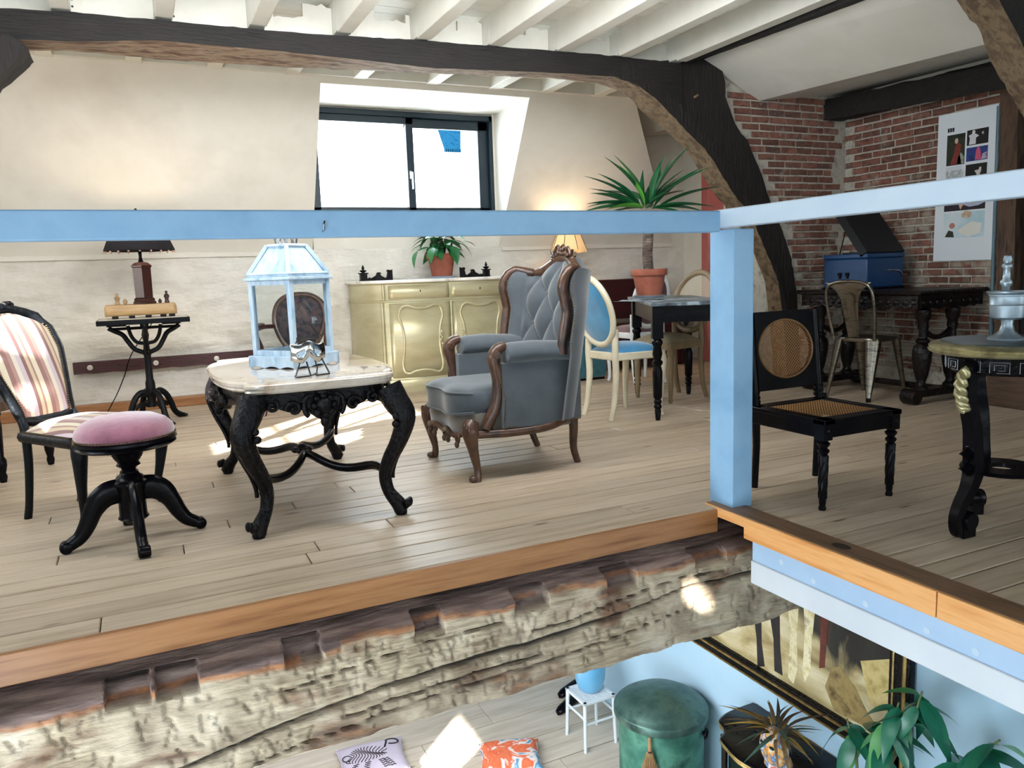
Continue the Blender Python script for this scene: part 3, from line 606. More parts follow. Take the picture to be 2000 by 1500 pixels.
# striped side chair (cut by the left edge)
f = Vector((.72, -.69, 0)).normalized(); l = Vector((-f.y, f.x, 0)); O = Vector((-2.60, 1.56, 0))
sc = thing('striped_side_chair', 'black framed side chair with pink and cream striped upholstery behind the stool', 'chair', O, math.atan2(f.y, f.x))
stripe = stripes('striped_fabric', [(0, '#c2b69e'), (.16, '#85605a'), (.3, '#9c7a70'), (.42, '#c4baaa'), (.55, '#b3a4a8'), (.7, '#785450'), (.82, '#b8a488'), (.93, '#927066')], 6.6, 1)
black_green = mat('black_painted_wood', ['#070a0e', '#0f1318'], ns=12, rough=.4, spec=.2, bump=.2, bns=40)
m = M()
def seat_pt(u, v, dome):
    w = .15 + .085 * v; x = -.015 + .40 * v + .03 * (1 - (2 * u - 1) ** 2) * v
    return (x, (2 * u - 1) * w, .40 + dome * (1 - (2 * u - 1) ** 4) * (1 - (2 * v - 1) ** 4))
m.grid(lambda u, v: seat_pt(u, v, .055), 16, 16); obj('seat', m, stripe, sc, smooth=80)
m = M(); rim = []
for t in range(40):
    q = t / 40 * 4; s_, k = q % 1, int(q); u, v = [(s_, 0), (1, s_), (1 - s_, 1), (0, 1 - s_)][k]; p = seat_pt(u, v, 0); rim.append((p[0], p[1], .378))
m.tube(rim, (.026, .02), 8, loop=True, ref=(0, 0, 1)); obj('seat_rail', m, black_green, sc, smooth=60)
nm = M()
for t in range(70):
    q = t / 70 * 3; s_, k = q % 1, int(q); u, v = [(1, s_), (1 - s_, 1), (0, 1 - s_)][k]; p = seat_pt(u, v, 0); nm.ball((p[0] * 1.01, p[1] * 1.03, .402), .0045, 6, 4)
obj('nail_trim', nm, nail, sc, kind='stuff')
for sy in (-1, 1):
    leg('leg', sc, [(.375, sy * .215, .40), (.395, sy * .232, .33), (.38, sy * .225, .2), (.362, sy * .212, .08), (.372, sy * .222, .0)], [.03, .033, .022, .015, .019], black_green)
    leg('leg', sc, [(.0, sy * .142, .40), (-.005, sy * .142, .25), (-.03, sy * .142, .08), (-.05, sy * .142, 0)], [.02, .018, .016, .017], black_green)
def back_pt(t, h):   # t: -1..1 across, h: height above seat
    w = lerp1(h, [0, .1, .2, .35, .45, .5], [.125, .135, .16, .2, .19, .12]); return Vector((-.015 - .30 * h - .18 * h * h, t * w, .40 + h))
bo = []
for h in np.linspace(.045, .47, 14): bo.append(back_pt(1, h))
top_pts = [back_pt(.86, .495), back_pt(.62, .515), back_pt(.3, .53)]; bo += [Vector((p.x, p.y * 1.4, p.z)) for p in top_pts]
full = bo + [Vector((p.x - .003, 0, p.z + .012)) for p in bo[-1:]] + [Vector((p.x, -p.y, p.z)) for p in bo[::-1]] + [Vector((p.x + .004, p.y * .5, p.z - .012)) for p in (Vector((bo[0].x, -bo[0].y, bo[0].z)), bo[0])]
m = M().tube(full, (.02, .024), 8, loop=True, ref=(1, 0, 0)); obj('back_frame', m, black_green, sc, smooth=60)
for sy in (-1, 1): obj('back_post', M().tube([(0, sy * .142, .36), (-.01, sy * .138, .42), back_pt(sy, .06)], [.02, .019, .018], 8), black_green, sc, smooth=60)
m = M()
def bk_up(u, v, s_):
    t = 2 * u - 1; h = .055 + .43 * v + (.035 * (1 - t * t)) * v; p = back_pt(t * .96 * (1 - .12 * max(0, v - .85) / .15 * abs(t)), h); return p + Vector((s_ * (.012 + .022 * (1 - t ** 4) * (1 - (2 * v - 1) ** 4)), 0, 0))
m.grid(lambda u, v: bk_up(u, v, 1), 14, 18); m.grid(lambda u, v: bk_up(u, v, -1), 14, 18); obj('backrest', m, stripe, sc, smooth=80)
m = M()
for k in range(16):
    a = k * .9; m.ball((back_pt(0, .545).x + .006 * sin(k * 3), .055 * cos(a) * (k % 3 + 1) / 3, .40 + .548 + .016 * sin(a * 2.2)), (.013, .016, .013), 7, 5)
obj('crest_carving', m, carved_ebony, sc, smooth=80)
m = M()
for k in range(40):
    h = .06 + .41 * k / 40
    for sy in (-1, 1): p = back_pt(sy * .9, h); m.ball(p + Vector((.018, 0, 0)), .004, 6, 4)
obj('nail_trim', m, nail, sc, kind='stuff')

# dark upholstered chair, mostly outside the frame at the left edge
dc = thing('dark_armchair', 'dark carved chair partly cut off at the far left edge, behind the striped chair', 'chair', (-3.02, 2.62, 0), -.5)
dark_tap = mat('dark_tapestry', ['#23262a', '#3a3b3c', '#4b4240', '#2a3230'], ns=22, rough=.9, sheen=.3)
m = M().grid(lambda u, v: ((u - .5) * .46, (v - .5) * .46, .47 + .05 * (1 - (2 * u - 1) ** 4) * (1 - (2 * v - 1) ** 4)), 10, 10); m.box(-.23, .23, -.23, .23, .43, .475); obj('seat', m, dark_tap, dc, smooth=60)
m = M().box(-.24, .24, -.24, .24, .385, .44); obj('seat_rail', m, walnut, dc, bevel=.006)
ov = [(-.23 - .08 * (.78 + .27 * sin(a) - .5), .23 * cos(a) * (1 - .1 * max(0, -sin(a))), .76 + .25 * sin(a)) for a in np.linspace(0, 2 * PI, 33)[:-1]]
m = M().tube(ov, .02, 8, loop=True, ref=(1, 0, 0)); obj('back_frame', m, ebony, dc, smooth=60)
m = M().add([Vector((-.25, 0, .76))] + [Vector(p) for p in ov], [(0, i + 1, (i + 1) % 32 + 1) for i in range(32)]); obj('backrest', m, dark_tap, dc, smooth=80, solid=.03)
prof = [(0, 0), (.016, 0), (.022, .03), (.017, .05), (.026, .09), (.026, .12), (.016, .14), (.02, .2), (.024, .3), (.02, .35), (.027, .37), (.027, .42), (0, .42)]
for a, b in ((.2, .2), (.2, -.2), (-.2, .2), (-.2, -.2)): obj('leg', M().lathe(prof, 10, (a, b, 0)), ebony, dc, smooth=60)
for _s in (-1, 1): obj('back_post', M().tube([(-.22, _s * .12, .43), (-.235, _s * .12, .55)], .018, 8), ebony, dc, smooth=60)

# piano stool with mauve velvet seat
ps_ = thing('piano_stool', 'round black piano stool with mauve velvet seat on four scroll legs', 'stool', (-2.29, .885, 0), .12)
velvet = mat('mauve_velvet', ['#71394a', '#8c5063', '#9a5f6d'], ns=9, rough=.85, sheen=.9, bump=.1, bns=60)
m = M().lathe([(.0, .525), (.06, .522), (.115, .512), (.155, .494), (.178, .47), (.184, .448), (.178, .43), (0, .43)], 40); obj('cushion', m, velvet, ps_, smooth=80)
m = M().lathe([(.0, .432), (.178, .432), (.188, .427), (.19, .418), (.18, .41), (.186, .402), (.172, .392), (.09, .388), (0, .388)], 40); obj('seat_rim', m, ebony, ps_, smooth=50)
m = M()
for k in range(84): a = 2 * PI * k / 84; m.ball((.183 * cos(a), .183 * sin(a), .437), .0045, 6, 4)
obj('nail_trim', m, nail, ps_, kind='stuff')
pr = [(0, .39), (.058, .39)]
for k in range(7): z = .386 - k * .0085; r = .06 - .0012 * k * k * .5; pr += [(r, z), (r + .003, z - .004), (r, z - .008)]
pr += [(.045, .315), (.03, .305), (.026, .297), (.034, .29), (.034, .286), (.03, .28)]
obj('screw_column', M().lathe(pr[::-1], 28), ebony, ps_, smooth=40)
obj('pedestal', M().lathe([(0, .09), (.05, .092), (.058, .1), (.052, .11), (.05, .2), (.056, .228), (.066, .24), (.064, .25), (.054, .256), (.05, .268), (.038, .276), (.032, .29), (0, .29)], 28), ebony, ps_, smooth=40)
for k in range(4):
    a = PI + k * PI / 2; c, s_ = cos(a), sin(a); path = [(.04, .215), (.08, .21), (.115, .188), (.145, .145), (.168, .095), (.195, .055), (.225, .035), (.248, .022)]
    wid = [.020, .022, .022, .021, .021, .021, .021, .02]; hh = [.05, .05, .045, .036, .032, .028, .026, .022]
    m = M(); cc = crv([(p[0] * c, p[0] * s_, p[1]) for p in path], 4); nn = len(cc)
    m.tube(cc, [(lerp1(i / 4, range(8), hh) * 1.0, lerp1(i / 4, range(8), wid) * 1.0) for i in range(nn)], 10, ref=(-s_ * 0, 0, 1))
    m.lathe([(0, -.022), (.02, -.022), (.024, -.017), (.024, .017), (.02, .022), (0, .022)], 14, T=Matrix.Translation((.247 * c, .247 * s_, .0245)) @ Matrix.Rotation(a, 4, 'Z') @ Matrix.Rotation(PI / 2, 4, 'X'))
    obj('leg', m, ebony, ps_, smooth=60)

# iron pedestal table with tray, lamp and little figures
it = thing('iron_pedestal_table', 'black cast iron pedestal table by the back wall carrying the dark lamp', 'table', (-2.175, 3.87, 0))
m = M().box(-.305, .305, -.25, .25, .752, .788); obj('tabletop', m, ebony, it, bevel=.004)
m = M().box(-.29, .29, -.235, .235, .788, .791); obj('top_inlay', m, mat('pale_inlay', ['#b7b0a0', '#c8c2b2'], rough=.3), it)
m = M().lathe([(0, .12), (.036, .12), (.036, .14), (.028, .16), (.034, .2), (.034, .3), (.026, .33), (.024, .5), (.03, .53), (.022, .56), (.018, .62), (.026, .66), (.018, .7), (.03, .73), (.03, .752), (0, .752)], 14); obj('column', m, cast_iron, it, smooth=50)
for a in (.0, PI / 2, PI, 3 * PI / 2):
    c, s_ = cos(a), sin(a); R = lambda p: (p[0] * c, p[0] * s_, p[1])
    m = M(); m.tube([R(p) for p in crv2([(.02, .53), (.08, .56), (.12, .62), (.15, .67), (.2, .70), (.24, .725)], 5)], (.017, .017), 8, ref=(-s_, c, 0)); m.tube([R(p) for p in crv2([(.015, .60), (.06, .61), (.09, .65), (.105, .70), (.11, .735)], 5)], (.013, .013), 8, ref=(-s_, c, 0)); m.tube([R((0, .715)), R((.24, .715))], (.012, .012), 6, ref=(-s_, c, 0)); m.tube([R((.12, .742)), R((.25, .742))], (.012, .014), 4, ref=(-s_, c, 0), ang=PI / 4)
    obj('bracket', m, cast_iron, it, smooth=50)
for a in (-1.1, .55, 2.0, 3.6):
    c, s_ = cos(a), sin(a)
    m = M().tube([(p[0] * c, p[0] * s_, p[1]) for p in crv2([(.02, .21), (.07, .235), (.12, .2), (.155, .13), (.175, .07), (.21, .03), (.26, .012)], 5)], [(.022, .023)] * 28 + [(.02, .018)] * 3, 8, ref=(-s_, c, 0)); m.tube([(p[0] * c, p[0] * s_, p[1]) for p in crv2([(.02, .13), (.08, .15), (.13, .12)], 4)], (.012, .016), 8, ref=(-s_, c, 0))
    m.ball((.26 * c, .26 * s_, .013), (.026, .026, .013), 10, 6); obj('leg', m, cast_iron, it, smooth=50)
wood_tray = mat('light_wood', ['#9a7b52', '#b7976b', '#a98859'], ns=5, sc=(1, 8, 8), rough=.5, bump=.1)
tr_ = thing('wooden_stand', 'pale wooden plank stand with rounded ends under the dark lamp', 'stand', (-2.185, 3.86, .791))
m = M(); sec_ = [(.06, .006), (.075, .02), (.078, .05), (.066, .085), (.0, .09), (-.066, .085), (-.078, .05), (-.075, .02), (-.06, .006)]
m.loft([[(x, y * k, .012 + z * k2) for y, z in sec_] for x, k, k2 in ((-.24, .75, .8), (-.232, .95, .97), (-.215, 1, 1), (.215, 1, 1), (.232, .95, .97), (.24, .75, .8))]); obj('plank', m, wood_tray, tr_, smooth=50)
for x in (-.17, -.06, .05, .15, .21): obj('foot', M().box(x - .025, x + .015, -.06, .06, 0, .022), ebony, tr_)
lp = thing('table_lamp', 'table lamp with wide dark shade and panelled dark wooden column base', 'lamp', (-2.155, 3.88, .892))
lw = mat('dark_red_wood', ['#1d0d0c', '#3c1d17', '#2a1310'], ns=4, sc=(6, 6, 1), rough=.3, coat=.4)
hexp = lambda r, z: [(r * cos(PI / 6 + k * PI / 3), r * sin(PI / 6 + k * PI / 3), z) for k in range(6)]
m = M().loft([hexp(.088, 0), hexp(.09, .012), hexp(.078, .022), hexp(.082, .034), hexp(.067, .045), hexp(.071, .262), hexp(.079, .268), hexp(.08, .278), hexp(.052, .298), hexp(.03, .304)]); obj('base', m, lw, lp, smooth=20)
obj('stem', M().lathe([(0, .30), (.022, .30), (.016, .312), (.013, .325), (.011, .34), (.013, .4), (.008, .41), (.006, .64), (.011, .65), (.007, .665), (.013, .677), (.007, .69), (0, .692)], 12), ebony, lp, smooth=50)
m = M(); oc = lambda r, z: [(r * cos(PI / 8 + k * PI / 4) * 1.08, r * sin(PI / 8 + k * PI / 4), z) for k in range(8)]
m.loft([oc(.236, .385), oc(.15, .60)], cap=False); obj('lamp_shade', m, mat('dark_shade', '#17131a', rough=.8), lp, smooth=20, solid=.004)
m = M()
for k in range(20): a = 2 * PI * k / 20; m.ball((.225 * cos(a) * 1.05, .225 * sin(a), .378), .007, 6, 4)
obj('bead_fringe', m, mat('glass_bead', '#b79a8f', rough=.2), lp, kind='stuff')
obj('shade_spider', M().tube([(-.16, 0, .60), (.16, 0, .60)], .003, 6).tube([(0, -.15, .60), (0, .15, .60)], .003, 6), ebony, lp)
lamp('lamp_bulb_left', 'POINT', (-2.155, 3.88, 1.42), (-2.155, 3.88, 0), 4.5, (1, .78, .55), shadow_soft_size=.03)
bone = mat('pale_carved_wood', ['#8d7354', '#b3966e'], ns=20, rough=.6); dkw = mat('dark_carved_wood', ['#2a1814', '#47291f'], ns=20, rough=.5)
def figure(nm, label, p, h, mt, seated=False):
    m = M().lathe([(0, 0), (.016, 0), (.017, .01), (.012, .02), (.014, .3 * h), (.015, .45 * h), (.01, .62 * h), (.014, .7 * h), (.006, .78 * h), (.0095, .86 * h), (.009, .93 * h), (.004, h), (0, h * 1.01)], 10, sy=.8)
    m.tube([(.012, -.004, .66 * h), (.017, -.012, .5 * h), (.004, -.016, .45 * h)], .004, 6).tube([(-.012, -.004, .66 * h), (-.017, -.012, .5 * h), (-.004, -.016, .42 * h)], .004, 6)
    o = obj(nm, m, mt, smooth=60, loc=p); tag(o, label, 'figurine'); return o
figure('figurine', 'small pale carved standing figure left of the lamp base', (-2.335, 3.84, .893), .082, bone)
figure('figurine', 'small dark carved standing figure right of the lamp base', (-2.005, 3.86, .893), .088, dkw)
o = obj('ornament', M().ball((0, 0, .018), (.016, .016, .018), 12, 8).ball((0, 0, .037), .006, 8, 5), bone, smooth=60, loc=(-2.285, 3.83, .892)); tag(o, 'tiny pale round ornament between the pale figure and the lamp', 'ornament')
o = obj('ornament', M().ball((0, 0, .014), (.013, .013, .014), 12, 8).ball((0, 0, .03), .005, 8, 5), dkw, smooth=60, loc=(-2.053, 3.83, .892)); tag(o, 'tiny dark round ornament touching the right of the lamp base', 'ornament')
o = obj('lamp_cord', M().tube(crv([(-2.1, 4.1, .76), (-2.28, 4.35, .5), (-2.36, 4.45, .3), (-2.45, 4.45, .12), (-2.55, 4.3, .006), (-2.75, 4.2, .006)], 8), .004, 6), ebony, smooth=60); tag(o, 'thin dark lamp cord hanging behind the iron table to the floor', 'cord')
# long dark rail with round studs on the back wall
wr = thing('coat_rail', 'dark red wooden rail with white round knobs low on the back wall', 'rail', (-1.98, 4.6, .385))
m = M(); n_ = 24; m.loft([[(-.74 + 1.75 * i / n_, -.03 + .004 * sin(i), -.045 + .004 * sin(i * 2.1) - .004), (-.74 + 1.75 * i / n_, .03, -.045), (-.74 + 1.75 * i / n_, .03, .045), (-.74 + 1.75 * i / n_, -.03 + .004 * sin(i), .045 + .004 * sin(i * 1.7))] for i in range(n_ + 1)]); obj('board', m, mat('dark_red_board', ['#2e1719', '#4a2426', '#3a1c1e'], ns=6, sc=(1, 6, 6), rough=.5, bump=.3), wr, smooth=0)
for x in (-.62, -.135, .34): obj('knob', M().lathe([(0, 0), (.016, 0), (.016, .006), (.022, .012), (.02, .02), (.008, .024), (.006, .02), (0, .02)], 14, T=Matrix.Translation((x, -.03, 0)) @ Matrix.Rotation(PI / 2, 4, 'X')), mat('porcelain', '#d8d4cc', rough=.2), wr, smooth=50)
# open armchair with tapestry back, seen through the lantern
oa = thing('tapestry_armchair', 'open armchair with dark floral tapestry oval back against the back wall', 'chair', (-1.12, 3.72, 0), -1.95)
red_wood = mat('red_mahogany', ['#2c1413', '#4c2320', '#3a1a18'], ns=5, sc=(1, 1, 1), rough=.3, coat=.3)
tap = mat('floral_tapestry', ['#191f25', '#222a31', '#1e252c', '#4f3c40', '#3a3a38', '#222930'], ns=16, det=6, rough=.9, lo=.25, hi=.72)
m = M().grid(lambda u, v: (-.2 + .44 * u, (2 * v - 1) * (.2 + .05 * u), .42 + .055 * (1 - (2 * u - 1) ** 4) * (1 - (2 * v - 1) ** 4)), 12, 12); obj('seat', m, tap, oa, smooth=80)
m = M().loft([[(x, -w, z), (x, w, z), (x, w, z + .06), (x, -w, z + .06)] for x, w, z in ((-.22, .2, .36), (.24, .25, .36))]); obj('seat_rail', m, red_wood, oa, bevel=.008)
ovp = []
for a in np.linspace(0, 2 * PI, 41)[:-1]:
    z = .68 + .225 * sin(a); w = .2 * (1 + .14 * sin(a) - .1 * max(0, -sin(a))) ; ovp.append(Vector((-.2 - .22 * (z - .42), w * math.copysign(abs(cos(a)) ** .72, cos(a)), z)))
obj('back_frame', M().tube(ovp, (.02, .024), 8, loop=True, ref=(1, 0, 0)), walnut, oa, smooth=60)
cc = sum(ovp, Vector()) / 40
m = M(); rings = [[cc + (p - cc) * k + Vector((dx, 0, 0)) for p in ovp] for k, dx in ((.97, .0), (.9, .022), (.6, .035), (.25, .038))]; m.loft(rings); obj('backrest', m, tap, oa, smooth=80)
for sy in (-1, 1):
    obj('arm', M().tube(crv([(-.24, sy * .21, .66), (-.1, sy * .25, .665), (.06, sy * .27, .655), (.1, sy * .27, .645), (.085, sy * .26, .58), (.05, sy * .245, .5), (.08, sy * .24, .40)], 5), .018, 8), red_wood, oa, smooth=60)
    o2 = obj('arm_pad', M().ball((-.05, sy * .262, .685), (.085, .025, .016), 12, 8), dkw, oa, smooth=80)
    leg('leg', oa, [(.22, sy * .22, .40), (.235, sy * .235, .34), (.21, sy * .22, .15), (.2, sy * .215, .05), (.22, sy * .225, 0)], [.028, .03, .018, .015, .018], red_wood)
    leg('leg', oa, [(-.2, sy * .18, .40), (-.21, sy * .18, .2), (-.26, sy * .19, 0)], [.022, .018, .016], red_wood)
for _s in (-1, 1): obj('back_post', M().tube([(-.2, _s * .12, .4), (-.21, _s * .13, .5)], .017, 8), red_wood, oa, smooth=60)
# ------------------------------------------------------------------ marble table, lantern, mask
marble = mat('cream_marble', ['#7a5d49', '#b5a28e', '#cdc1b3', '#c2b5a5', '#a08a75'], ns=2.6, det=8, sc=(1.3, 1, 1), warp=1.6, rough=.06, lo=.25, hi=.7, coat=.5)
mt_ = thing('marble_table', 'carved black table with shaped cream marble top on cabriole legs', 'table', (-1.545, 1.25, 0))
half = [(0, -.625), (.16, -.622), (.262, -.605), (.30, -.585), (.305, -.56), (.285, -.53), (.30, -.50), (.335, -.45), (.365, -.36), (.385, -.2), (.39, 0)]
q = crv2(half, 4); q = q + [(x, -y) for x, y in q[::-1][1:]]; outl = q + [(-x, y) for x, y in q[::-1][1:-1]]
def scale_o(k, d): return [(x * (1 - d / .35), y * (1 - d / .6)) for x, y in outl]
m = M().loft([[(x, y, z) for x, y in scale_o(1, d)] for z, d in ((.575, .02), (.578, .012), (.585, .006), (.592, .008), (.60, .001), (.612, .0), (.619, .006), (.62, .012))]); obj('marble_top', m, marble, mt_, smooth=40)
# apron follows the outline, scalloped lower edge, pierced cartouche in the middle of each side
m = M(); R1 = scale_o(1, .045); n_ = len(R1); per = [0]
rings = []
for i in range(n_):
    x, y = R1[i]; a = math.atan2(y / .6, x / .36); near = abs(y) > .5
    d = abs(x) / .3 if near else abs(y) / .5
    dep = .072 + .05 * max(0, 1 - (d / .32) ** 2) + .012 * cos(d * 14) + .03 * max(0, d - .7)
    nx, ny = (0, math.copysign(1, y)) if near else (math.copysign(1, x), 0)
    rings.append([(x, y, .576), (x + nx * .004, y + ny * .004, .56), (x + nx * .012, y + ny * .012, .576 - dep * .55), (x + nx * .004, y + ny * .004, .576 - dep), (x - nx * .03, y - ny * .03, .576 - dep), (x - nx * .035, y - ny * .035, .57)])
m.loft(rings, loop=True); obj('apron', m, carved_ebony, mt_, smooth=50)
def scrollwork(cx, cy, cz, ax, s=1):
    m = M(); ax = Vector(ax); nrm = Vector((-ax.y, ax.x, 0)); up = Vector((0, 0, 1)); c = Vector((cx, cy, cz))
    P = lambda a, b, d=.0: c + ax * a * s + up * b * s + nrm * d
    m.ball(P(0, 0), (.03 * s,) * 3, 10, 8)
    for k in range(8): a = k * PI / 4; m.ball(P(.032 * cos(a), .032 * sin(a)), .014 * s, 8, 6)
    for sx in (-1, 1):
        m.tube([P(sx * (.045 + .022 * cos(t)), .0 + .036 * sin(t)) for t in np.linspace(-1.2, 1.9, 14)], .009 * s, 7)
        sp = [P(sx * (.10 + .028 * (1 - t / 9) * cos(t * .9)), -.005 + .028 * (1 - t / 9) * sin(t * .9)) for t in np.linspace(0, 8, 24)]; m.tube(sp, .0075 * s, 6)
        sp = [P(sx * (.17 + .022 * (1 - t / 9) * cos(t * .9 + 2)), .012 + .022 * (1 - t / 9) * sin(t * .9 + 2)) for t in np.linspace(0, 8, 22)]; m.tube(sp, .0065 * s, 6)
        for k in range(4): m.ball(P(sx * (.21 + .018 * k), .02 - .004 * k), (.012 * s, .008, .012 * s), 7, 5)
    m.ball(P(0, -.055), (.016 * s, .014, .022 * s), 8, 6); m.ball(P(0, .045), (.024 * s, .014, .012 * s), 8, 6)
    return m
for a in ((0, -.598, .512, (1, 0)), (0, .598, .512, (1, 0)), (.36, 0, .512, (0, 1)), (-.36, 0, .512, (0, 1))):
    obj('cartouche', scrollwork(a[0], a[1], a[2], (a[3][0], a[3][1], 0), 1.22), carved_ebony, mt_, smooth=70)
for sx in (-1, 1):
    for sy in (-1, 1):
        dx, dy = sx * .75, sy * .66; B = Vector((sx * .292, sy * .6, 0)); D = Vector((dx, dy, 0))
        off = [(.56, -.02), (.50, .012), (.45, .045), (.40, .045), (.32, .012), (.24, -.035), (.17, -.058), (.10, -.045), (.05, -.005), (.015, .012)]
        c = crv([B + D * o + Vector((0, 0, z)) for z, o in off], 4); rad = [.058, .056, .050, .043, .037, .032, .028, .026, .032, .032]
        m = M().tube(c, [lerp1(i / 4, range(10), rad) for i in range(len(c))], 12, ref=D)
        tp = B + D * .03
        for s_ in (-1, 1):
            N_ = Vector((-dy, dx, 0)).normalized() * s_
            m.tube([p + N_ * .035 + D.normalized() * .02 for p in c[4:26]], .009, 6)
            for k in range(3): m.ball(tp + N_ * (.035 + .008 * k) + Vector((0, 0, .47 - k * .03)), (.018, .018, .016), 8, 6)
        for k in range(5): m.ball(B + D * (.068 - .006 * k * k * .4) + Vector((0, 0, .47 - .034 * k)), (.014, .014, .018), 8, 6)
        for k in (-1, 0, 1): N_ = Vector((-dy, dx, 0)).normalized(); m.ball(B + D * .045 + N_ * .016 * k + Vector((0, 0, .055)), (.013, .013, .022), 8, 6)
        m.lathe([(0, 0), (.024, 0), (.027, .012), (.024, .026), (.02, .03)], 10, B + D * .008); obj('leg', m, carved_ebony, mt_, smooth=70)
        # serpentine stretcher arm
        A0 = B - D * .04 + Vector((0, 0, .17)); A1 = Vector((0, 0, .19)); d = (A1 - A0); nn = Vector((-d.y, d.x, 0)).normalized()
        pts = [A0 + d * t + nn * .035 * sin(t * 2 * PI) * sx * sy + Vector((0, 0, .018 * sin(t * PI * 3))) for t in np.linspace(0, 1, 18)]
        obj('stretcher', M().tube(pts, (.02, .017), 8, ref=(0, 0, 1)), ebony, mt_, smooth=60)
m = M().ball((0, 0, .215), (.03, .03, .024), 10, 8)
for k in range(9): a = k * 2 * PI / 9; m.ball((.035 * cos(a), .035 * sin(a), .212), (.02, .02, .014), 8, 6)
obj('rosette', m, carved_ebony, mt_, smooth=70)

# big white lantern
la = thing('wooden_lantern', 'large white painted wooden lantern with glass sides on the marble table', 'lantern', (-1.545, 1.265, .62), math.radians(35.6))
lan = mat('lantern_paint', ['#8fa9bd', '#b3c6d4', '#a3b9ca', '#7f9cb3'], ns=5, sc=(3, 3, 1), rough=.55, bump=.2, bns=20, lo=.3, hi=.7)
h = .148; m = M()
for a in range(4):
    T = Matrix.Rotation(a * PI / 2, 4, 'Z'); sc_ = [(-h, .012)] + [(-h + 2 * h * k / 24, .012 + (.010 * abs(sin(3 * PI * k / 24)) if 1 <= k <= 23 else 0) - .012) for k in range(25)] + [(h, .0)]
    m.prism([(x, max(0, z)) for x, z in sc_[1:-1]] + [(h, .05), (-h, .05)], -h, -h + .014, lambda p, q_, d: T @ Vector((p, d, q_)))
m.box(-h, h, -h, h, .045, .057); obj('base', m, lan, la, smooth=0, bevel=.002)
b = .132
for sx in (-1, 1):
    for sy in (-1, 1): obj('corner_post', M().box(sx * b - (.024 if sx > 0 else 0), sx * b + (0 if sx > 0 else .024), sy * b - (.024 if sy > 0 else 0), sy * b + (0 if sy > 0 else .024), .057, .405), lan, la, bevel=.002)
for a in range(4):
    T = Matrix.Rotation(a * PI / 2, 4, 'Z')
    obj('top_bar', M().box(-b + .02, b - .02, -b + .002, -b + .018, .383, .405, T), lan, la, bevel=.0015); fr_ = obj('bottom_bar', M().box(-b + .02, b - .02, -b + .002, -b + .018, .057, .082, T), lan, la, bevel=.0015)
    obj('pane', M().box(-b + .022, b - .022, -b + .008, -b + .011, .08, .385, T), glass, fr_, smooth=0)
E2 = .145
obj('eave', M().box(-E2, E2, -E2, E2, .405, .419).box(-E2 + .012, E2 - .012, -E2 + .012, E2 - .012, .419, .429), lan, la, bevel=.003)
sq = lambda r, z: [(-r, -r, z), (r, -r, z), (r, r, z), (-r, r, z)]
obj('roof', M().loft([sq(.126, .429), sq(.058, .56)]), lan, la, smooth=0)
m = M()
for a in range(4):
    T = Matrix.Rotation(a * PI / 2, 4, 'Z'); m.tube([T @ Vector((-.131, -.131, .429)), T @ Vector((-.062, -.062, .566))], (.012, .012), 4, ang=PI / 4); m.tube([T @ Vector((-.125, -.128, .433)), T @ Vector((.125, -.128, .433))], .009, 4); m.tube([T @ Vector((-.06, -.062, .562)), T @ Vector((.06, -.062, .562))], .009, 4)
obj('roof_rib', m, lan, la, smooth=0)
m = M(); tin = mat('pierced_tin', ['#4a5258', '#8d969c', '#c3c9cd'], ns=30, rough=.4, metal=.8)
for k in range(20): a = 2 * PI * k / 20; m.box(-.004, .004, -.002, .002, 0, .035, Matrix.Translation((.05 * cos(a), .05 * sin(a), .566)) @ Matrix.Rotation(a + PI / 2, 4, 'Z') @ Matrix.Rotation(.4 * (-1) ** k, 4, 'Y'))
m.lathe([(.056, .563), (.056, .57), (.05, .57)], 24, cap=False).lathe([(.054, .598), (.054, .605), (.045, .62), (.03, .645), (.012, .655), (0, .655)], 24, cap=False); m.tube([(.03 * cos(t), 0, .69 + .03 * sin(t)) for t in np.linspace(0, 2 * PI, 20)[:-1]], .004, 6, loop=True); obj('vent_cap', m, tin, la, smooth=50)
obj('latch', M().box(-.006, .006, -h - .006, -b, .2, .23).ball((0, -h - .004, .215), .006), tin, la)
m = M()
for k in range(10): m.ball((rnd.uniform(-.1, .1), rnd.uniform(-.1, .1), .063), (rnd.uniform(.008, .016), rnd.uniform(.008, .016), .008), 7, 5)
obj('pebble', m, mat('blue_glass_pebble', ['#3c7f93', '#a9c4c9', '#8a9aa0'], ns=8, rough=.15), la, smooth=80, kind='stuff')

# silver mask on a bent wire stand
mk = thing('wire_mask', 'silver carnival eye mask on bent wire legs with a pointed wire hat', 'mask', (-1.565, .80, .62), .16)
silver = mat('silver_metal', '#c4c2bd', rough=.12, metal=1)
def mpt(u, v, d=0):
    x = (u - .5) * .15; y = -.022 * (1 - ((u - .5) * 2) ** 2) + .012; w = abs(u - .5) * 2
    top = .143 - .012 * w ** 2 + .006 * cos(w * 6); bot = .052 + .035 * max(0, 1 - w * 2.4) - .0 + .018 * w ** 3
    return Vector((x, y + d - .006 * sin(PI * v), bot + (top - bot) * v))
nu, nv = 36, 14; m = M(); vs = [mpt(i / nu, j / nv) for j in range(nv + 1) for i in range(nu + 1)]; fs = []
for j in range(nv):
    for i in range(nu):
        u, v = (i + .5) / nu, (j + .5) / nv
        if any(((u - c_) / .105) ** 2 + ((v - .5 - .25 * (u - c_) * s_) / .13) ** 2 < 1 for c_, s_ in ((.27, 1), (.73, -1))): continue
        fs.append((j * (nu + 1) + i, j * (nu + 1) + i + 1, (j + 1) * (nu + 1) + i + 1, (j + 1) * (nu + 1) + i))
m.add(vs, fs); obj('face', m, silver, mk, smooth=180, solid=.003)
wire = mat('dark_wire', '#26231f', rough=.4, metal=.2)
